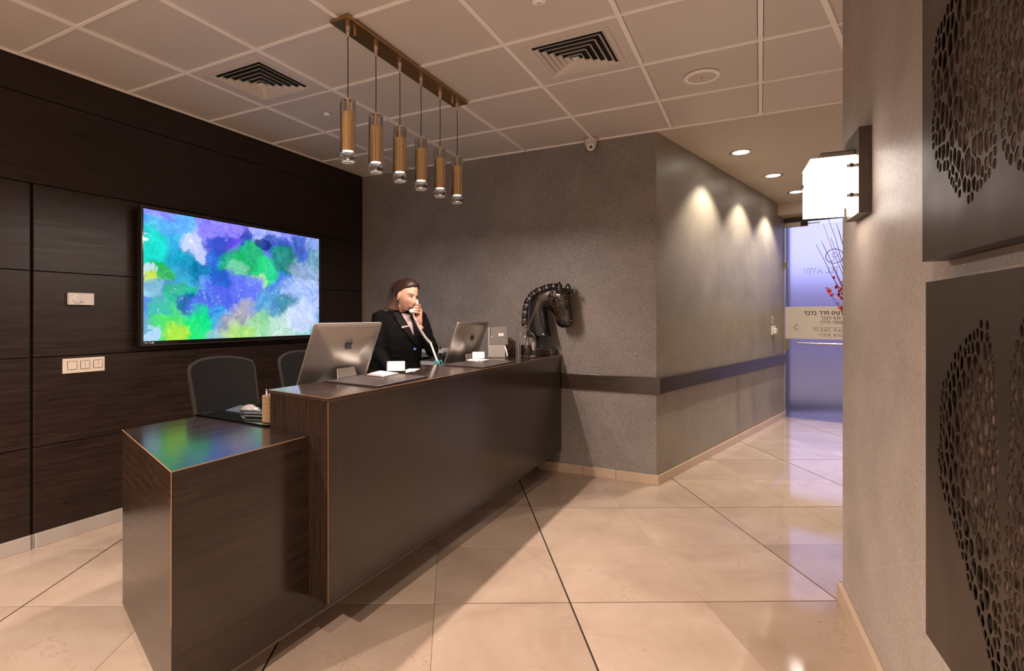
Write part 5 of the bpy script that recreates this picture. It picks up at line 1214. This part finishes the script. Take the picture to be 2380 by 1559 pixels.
MB().add([Mt @ Vector(p) for p in ((-.09, -.08, .0004), (.09, -.08, .0004), (.09, .09, .0004), (-.09, .09, .0004), (-.09, -.08, .025), (.09, -.08, .025), (.09, .09, .07), (-.09, .09, .07))], [(3, 2, 1, 0), (4, 5, 6, 7), (0, 1, 5, 4), (1, 2, 6, 5), (2, 3, 7, 6), (3, 0, 4, 7)]).build('case', M['phone'], t, bevel=.006)
for i in range(3):
    for j in range(4): MB().box(-.005+.026*i, .015+.026*i, -.06+.026*j, -.042+.026*j, .034+.0069*j, .041+.0069*j, Mt).build('key', M['white'], t, bevel=.002)
# ================================================================ GLASS DOOR AND STREET
Mdr = Matrix(((DR.x, CD.x, 0, DP.x), (DR.y, CD.y, 0, DP.y), (0, 0, 1, 0), (0, 0, 0, 1)))      # across, outward, up
def DL(u, v): p = onpl(u, v, DP, CD); q = p-DP; return q.dot(DR), p.z
dr = struct(MB().box(.015, 1.06, .0, .010, .012, 2.485, Mdr).build('door_1', None or mat('frosted_glass', (.93, .92, .96), .3, trans=1, ior=1.3)), 'frosted glass door with mirrored lettering and an exit notice band')
b = MB(); b.box(0, 1.12, -.02, .05, 2.545, 2.605, Mdr).box(1.075, 1.12, -.02, .05, 0, 2.545, Mdr); struct(b.build('trim_3', M['bronze']), 'dark frame above the glass door')
struct(MB().box(-.004, .010, .0, .03, 0, 2.545, Mdr).build('trim_4', M['alu']), 'thin metal jamb strip beside the glass door')
def part(nm, m, *a, bev=0, parent=dr): return MB().box(*a, Mdr).build(nm, m, parent, bevel=bev)
x0, z0 = DL(1830, 521); x1, _ = DL(1863, 515)
part('closer_box', M['alu'], .02, x1, -.05, -.001, 2.478, 2.535, bev=.003)
part('sensor', M['black'], x1, x1+.075, -.05, -.001, 2.478, 2.535, bev=.003)
M['redled'] = mat('red_led', (.8, .02, .05), .4, emit=(1, .02, .08), es=3); part('indicator', M['redled'], x1+.02, x1+.045, -.04, -.015, 2.472, 2.478)
x2, _ = DL(1907, 509); part('slide_arm', M['alu'], x1+.076, x2, -.03, -.015, 2.50, 2.515, bev=.002)
for v in (617, ): _, z = DL(1830, v); part('hinge_patch', M['steel'], .012, .045, -.008, .02, z-.04, z+.04, bev=.002)
_, z = DL(1834, 800); part('lock_patch', M['steel'], .012, .065, -.010, .022, z-.07, z+.07, bev=.002)
_, zb0 = DL(1880, 787.5); _, zb1 = DL(1880, 712.5)
M['vinyl'] = mat('cream_vinyl', (.50, .45, .41), .6); part('notice_band', M['vinyl'], .016, 1.058, -.0022, -.0012, zb0, zb1)
xh, zh = DL(1852, 797); part('handle_bar', M['steel'], xh, 1.0, -.055, -.035, zh-.012, zh+.012, bev=.008)
for x in (xh+.1, .9): part('handle_post', M['steel'], x, x+.018, -.036, -.001, zh-.008, zh+.008)
M['ink_d'] = mat('dark_lettering', (.02, .018, .03), .6)
GL = {'T': (.8, [[(0, .86), (0, 1), (.8, 1), (.8, .86)], [(.4, 1), (.4, 0)], [(.26, 0), (.54, 0)]]),
      'E': (.72, [[(0, 1), (.64, 1), (.64, .86)], [(.14, 1), (.14, 0)], [(.14, .52), (.5, .52)], [(0, 0), (.7, 0), (.7, .17)]]),
      'L': (.68, [[(0, 1), (.28, 1)], [(.14, 1), (.14, 0)], [(0, 0), (.66, 0), (.66, .18)]]),
      'A': (.95, [[(.1, 0), (.47, 1), (.85, 0)], [(.23, .36), (.71, .36)], [(0, 0), (.2, 0)], [(.72, 0), (.95, 0)]]),
      'V': (.95, [[(.1, 1), (.47, 0), (.85, 1)], [(0, 1), (.2, 1)], [(.72, 1), (.95, 1)]]),
      'I': (.3, [[(.15, 1), (.15, 0)], [(0, 1), (.3, 1)], [(0, 0), (.3, 0)]]),
      'O': (.92, [[(.46+.44*math.cos(a), .5+.51*math.sin(a)) for a in [2*math.pi*k/18 for k in range(19)]]]),
      'X': (.85, [[(.08, 1), (.77, 0)], [(.77, 1), (.08, 0)], [(0, 1), (.2, 1)], [(.65, 1), (.85, 1)], [(0, 0), (.2, 0)], [(.65, 0), (.85, 0)]]),
      'P': (.66, [[(.14, 1), (.14, 0)], [(0, 0), (.3, 0)], [(0, 1), (.36, 1), (.56, .93), (.62, .76), (.56, .58), (.36, .48), (.14, .48)]]),
      'S': (.6, [[(.54, .82), (.5, .96), (.3, 1.02), (.1, .94), (.06, .76), (.2, .6), (.42, .46), (.54, .28), (.48, .08), (.28, -.02), (.08, .04), (.04, .2)]]),
      'Y': (.85, [[(.08, 1), (.42, .5), (.77, 1)], [(.42, .5), (.42, 0)], [(0, 1), (.2, 1)], [(.65, 1), (.85, 1)], [(.28, 0), (.56, 0)]]),
      'U': (.85, [[(.12, 1), (.12, .3), (.2, .08), (.42, -.02), (.64, .08), (.72, .3), (.72, 1)], [(0, 1), (.25, 1)], [(.6, 1), (.85, 1)]]),
      'R': (.8, [[(.14, 1), (.14, 0)], [(0, 0), (.3, 0)], [(0, 1), (.36, 1), (.55, .93), (.6, .76), (.54, .6), (.36, .51), (.14, .51)], [(.36, .51), (.62, .06), (.8, 0)]]),
      'M': (1.05, [[(.1, 0), (.16, 1), (.52, .1), (.9, 1), (.95, 0)], [(0, 0), (.22, 0)], [(.82, 0), (1.08, 0)], [(.04, 1), (.16, 1)], [(.9, 1), (1.02, 1)]]),
      ',': (.2, [[(.1, .06), (.12, -.02), (.04, -.18)]]), ' ': (.4, [])}
def strokes(text, sp=.16):
    x = 0; out = []
    for ch in text:
        w, ls = GL[ch]; out += [[(a+x, b) for a, b in l] for l in ls]; x += w+sp
    return out, x-sp
def draw(nm, lines, fx, r, y=-.0028, m=None, parent=dr):
    b = MB()
    for l in lines:
        pts = [Mdr @ Vector((*[fx(a, c)][0], 0)).xzy if False else Mdr @ Vector((fx(a, c)[0], y, fx(a, c)[1])) for a, c in l]
        b.tube(pts, r, 5)
    return b.build(nm, m or M['ink_d'], parent)
def serif(nm, text, u0, u1, v0, v1, r, mirrored=False):
    ls, w = strokes(text); ax, az = DL(u0, v0); bx2, bz = DL(u1, v0); _, tz = DL(u0, v1); H_ = tz-az; L_ = bx2-ax
    f = (lambda a, c: (bx2-L_*a/w, az+H_*c)) if mirrored else (lambda a, c: (ax+L_*a/w, az+H_*c))
    draw(nm, ls, f, r)
serif('lettering', 'TEL AVIV', 1868, 1950.5, 636, 624.5, .0022, True)
serif('lettering', 'TO EXIT, PLEASE', 1890, 1976, 769.5, 763.5, .0016)
serif('lettering', 'YOUR ROOM', 1903.5, 1969, 781, 775, .0016)
ax, az = DL(1889, 760); draw('rule_line', [[(ax, az), (1.04, az)]], lambda a, c: (a, c), .0012)
pts = [DL(u, v) for u, v in ((1854.5, 752.5), (1845, 759.5), (1854.5, 767))]; draw('arrow_mark', [pts], lambda a, c: (a, c), .003)
cx_, cz_ = DL(1939.5, 595); rx_ = DL(1960, 595)[0]-cx_; rz_ = DL(1939, 578.5)[1]-cz_
ring = [(cx_+rx_*math.cos(a), cz_+rz_*math.sin(a)) for a in [2*math.pi*k/40 for k in range(41)]]
sw = [(cx_-rx_*(-.55+.0), cz_+rz_*.05)]
swirl = [[(cx_+rx_*x, cz_+rz_*y) for x, y in l] for l in (
    [(.55, .35), (.42, .02), (.1, -.12), (-.15, 0), (-.28, .22), (-.2, .48), (0, .52), (.1, .4), (.02, .28)], [(-.3, -.05), (-.1, -.18), (.05, -.3), (-.05, -.55), (-.3, -.68), (-.55, -.62)])]
draw('emblem_ring', [ring], lambda a, c: (a, c), .0042); draw('emblem_swirl', swirl, lambda a, c: (a, c), .0024)
HB = {'ר': (.62, [[(0, 1), (.48, 1), (.6, .86), (.6, 0)]]), 'ד': (.75, [[(0, 1), (.75, 1)], [(.6, 1), (.6, 0)]]), 'ח': (.7, [[(0, 1), (.56, 1), (.66, .9), (.66, 0)], [(.1, 1), (.1, 0)]]),
      'ה': (.7, [[(0, 1), (.56, 1), (.66, .9), (.66, 0)], [(.1, .62), (.1, 0)]]), 'ב': (.74, [[(0, 1), (.48, 1), (.6, .88), (.6, 0)], [(0, 0), (.74, 0)]]), 'כ': (.58, [[(0, 1), (.4, 1), (.58, .85), (.58, .15), (.4, 0), (0, 0)]]),
      'ך': (.6, [[(0, 1), (.5, 1), (.58, .9), (.58, -.3)]]), 'ל': (.6, [[(.05, 1.3), (.05, 1), (.55, 1), (.6, .85), (.25, 0)]]), 'ט': (.68, [[(.08, 1), (0, .8), (.05, .15), (.2, 0), (.5, 0), (.66, .2), (.66, .75), (.5, 1), (.36, .94)]]),
      'י': (.2, [[(0, 1), (.14, 1), (.18, .55)]]), 'ס': (.72, [[(0, 1), (.55, 1), (.7, .65), (.6, .15), (.35, 0), (.12, .15), (.03, .6), (.12, 1)]]), 'א': (.7, [[(0, 1), (.7, 0)], [(.62, 1), (.6, .7), (.42, .42)], [(.05, 0), (.08, .35), (.26, .62)]]),
      'נ': (.36, [[(0, 1), (.25, 1), (.33, .9), (.33, 0), (0, 0)]]), 'ע': (.65, [[(0, 1), (.1, .9), (.36, .08)], [(.6, 1), (.62, .6), (.4, .1), (0, -.08)]]), 'מ': (.68, [[(0, 1), (.12, .7), (.05, 0)], [(.12, .75), (.35, 1), (.55, .95), (.66, .7), (.66, 0), (.3, 0)]]),
      'פ': (.62, [[(.3, .55), (.08, .55), (.05, .95), (.4, 1), (.62, .85), (.62, .15), (.45, 0), (0, 0)]]), 'ת': (.72, [[(.05, 1), (.6, 1), (.68, .9), (.68, 0)], [(.2, 1), (.18, .1), (0, 0)]])}
GL.update(HB)
def hebrew(text, u0, u1, v0, v1, r):
    ls, w = strokes(text[::-1], .2); ax, az = DL(u0, v0); bx2, _ = DL(u1, v0); _, tz = DL(u0, v1)
    draw('lettering', ls, lambda a, c: (ax+(bx2-ax)*a/w, az+(tz-az)*c), r)
hebrew('כרטיס חדר בלבד', 1868.5, 1966, 731, 724, .0042)
hebrew('ה, אנא העבר', 1907, 1969, 742, 735.5, .0022)
hebrew('מפתח חדרך', 1905, 1962.5, 752.5, 746, .0022)
# street beyond the door
gd = MB().box(-12, 16, 9.0, 40, -.12, -.02).build('street_ground', mat('street_paving', (.27, .20, .115), .8)); struct(gd, 'paved ground outside the glass door')
struct(MB().box(-8, 16, 22, 22.4, -.02, 2.6).build('street_wall', mat('street_wall', (.36, .31, .36), .8)), 'low wall across the street')
# ================================================================ FLOWERS BY THE DOOR
vc = Vector((1.02, 6.62, 0))
t = thing('floor_vase', 'tall dark vase standing on the corridor floor behind the wall', 'vase', tuple(vc))
MB().lathe([(0, .0005), (.10, .0005), (.13, .05), (.15, .3), (.13, .6), (.08, .82), (.07, .90), (.085, .95), (.075, .95), (.06, .90), (.07, .82), (.1, .6), (0, .5)], vc, 28).build('body', M['blackgloss'], t, smooth=60)
MB().lathe([(.0855, .945), (.088, .952), (.0855, .958), (.075, .958), (.073, .95)], vc, 28).build('lip', M['bronze'], t, smooth=60)
M['twig_o'] = mat('orange_twig', (.48, .16, .07), .6); M['twig_d'] = mat('dark_twig', (.10, .045, .04), .6); M['petal'] = mat('red_petal', (.52, .012, .012), .45); M['petal_d'] = mat('dark_red_petal', (.25, .008, .012), .5); M['leafdry'] = mat('dry_leaf', (.55, .42, .34), .7)
def FPt(u, v, dy=0.): return ony(u, v, 6.55+dy)
mouth = vc+Vector((0, 0, .93))
def stem_pts(tip, via=None, wob=.01, rnd=random):
    base = vc+Vector((.03*(tip.x-vc.x), .0, .5)); pts = [base, mouth+Vector((max(-.05, min(.05, (tip.x-vc.x)*.12)), 0, 0))]
    n = 7
    for k in range(1, n+1):
        f = k/n; p = pts[1].lerp(tip, f); p.z += .10*math.sin(math.pi*f)*.0; p.x += -.06*math.sin(math.pi*f)*(1 if tip.x < vc.x else 0)*.0+rnd.uniform(-wob, wob)*.5; pts.append(p)
    pts[-1] = tip; return pts
tw = random.Random(5)
twigs = [((1912, 567, .0), 'd', 'dark bare twig leaning lowest over the door lettering'), ((1897, 568, .08), 'd', 'dark bare twig reaching farthest over the glass door'), ((1909, 560, -.04), 'o', 'pale curved twig over the emblem on the door'), ((1913, 519, .05), 'o', 'long orange twig rising past the emblem'),
         ((1925, 508, -.05), 'd', 'tallest dark twig bending at its tip'), ((1931, 553, .02), 'd', 'short dark twig crossing the emblem'), ((1944, 519, .06), 'd', 'dark twig close to the wall edge, upright'), ((1950, 535, .1), 'o', 'orange frayed twig close to the wall edge'), ((1958, 545, -.03), 'o', 'thick orange twig half hidden by the wall')]
for (u, v, dy), c_, lb in twigs:
    tip = FPt(u, v, dy); pts = stem_pts(tip, wob=.012, rnd=tw); o = MB().tube(pts, [.005]*2+[.0045-.0004*k for k in range(len(pts)-2)], 6).build('twig', M['twig_'+c_]); tag(o, lb, 'twig', 'twigs in the floor vase')
def blossom(p, s, m, parent, rnd):
    b = MB(); R = Matrix.Rotation(rnd.uniform(0, 6), 3, 'Z') @ Matrix.Rotation(rnd.uniform(.3, 1.5), 3, 'X') @ Matrix.Rotation(rnd.uniform(0, 6), 3, 'Z')
    for k in range(5):
        a = 2*math.pi*k/5; Rk = R @ Matrix.Rotation(a, 3, 'Z'); rows_ = []
        for i in range(5):
            f = i/4; w = s*.42*math.sin(math.pi*(.12+.8*f)); rows_.append([p+Rk @ Vector((s*f, w*q, s*.35*f*f-abs(q)*s*.06)) for q in (-1, -.5, 0, .5, 1)])
        b.grid(rows_)
    o = b.build('flower', m, parent, smooth=70, fix=False); md = o.modifiers.new('thick', 'SOLIDIFY'); md.thickness = .0015; return o
fr = random.Random(11)
stems = [((1918, 668), 'blossom stem with separate red flowers reaching toward the door', [(1926, 672), (1928, 677), (1934, 684), (1932, 686)]), ((1936, 644), 'blossom stem topped by a dark red flower', [(1937, 645), (1941, 668), (1945, 666), (1949, 683), (1953, 690), (1957, 670)]),
         ((1946, 705), 'blossom stem with the lowest bunch of red flowers by the wall', [(1947, 705), (1955, 711), (1958, 716), (1951, 718), (1961, 728), (1957, 730), (1962, 709)]), ((1958, 655), 'blossom stem dense with dark red flowers at the wall edge', [(1958, 657), (1961, 663), (1956, 674), (1960, 680), (1952, 676), (1948, 690), (1956, 694), (1950, 686)])]
for (u, v), lb, fl_ in stems:
    tip = FPt(u, v, .02); base = mouth; t = thing('blossom_stem', lb, 'flowers', tuple(vc+Vector((0, 0, .93))), 'red blossom stems in the floor vase')
    pts = stem_pts(tip, wob=.02, rnd=fr); MB().tube(pts, [.004]*2+[.0036-.0003*k for k in range(len(pts)-2)], 6).build('stem', M['twig_d'], t)
    for (fu, fv) in fl_:
        p = FPt(fu, fv, fr.uniform(-.05, .05)); q = min(pts, key=lambda s: (s-p).length); MB().tube([q, (q+p)/2+Vector((0, 0, .012)), p], .0016, 5).build('twiglet', M['twig_d'], t)
        blossom(p, fr.uniform(.017, .026), M['petal'] if fr.random() < .65 else M['petal_d'], t, fr)
    for k in range(2):
        q = pts[4+k]; e_ = q+Vector((-.05-.05*fr.random(), 0, .03+.05*fr.random())); MB().tube([q, (q+e_)/2+Vector((0, 0, -.02)), e_], [.002, .0016, .0006], 5).build('tendril', M['leafdry'], t)
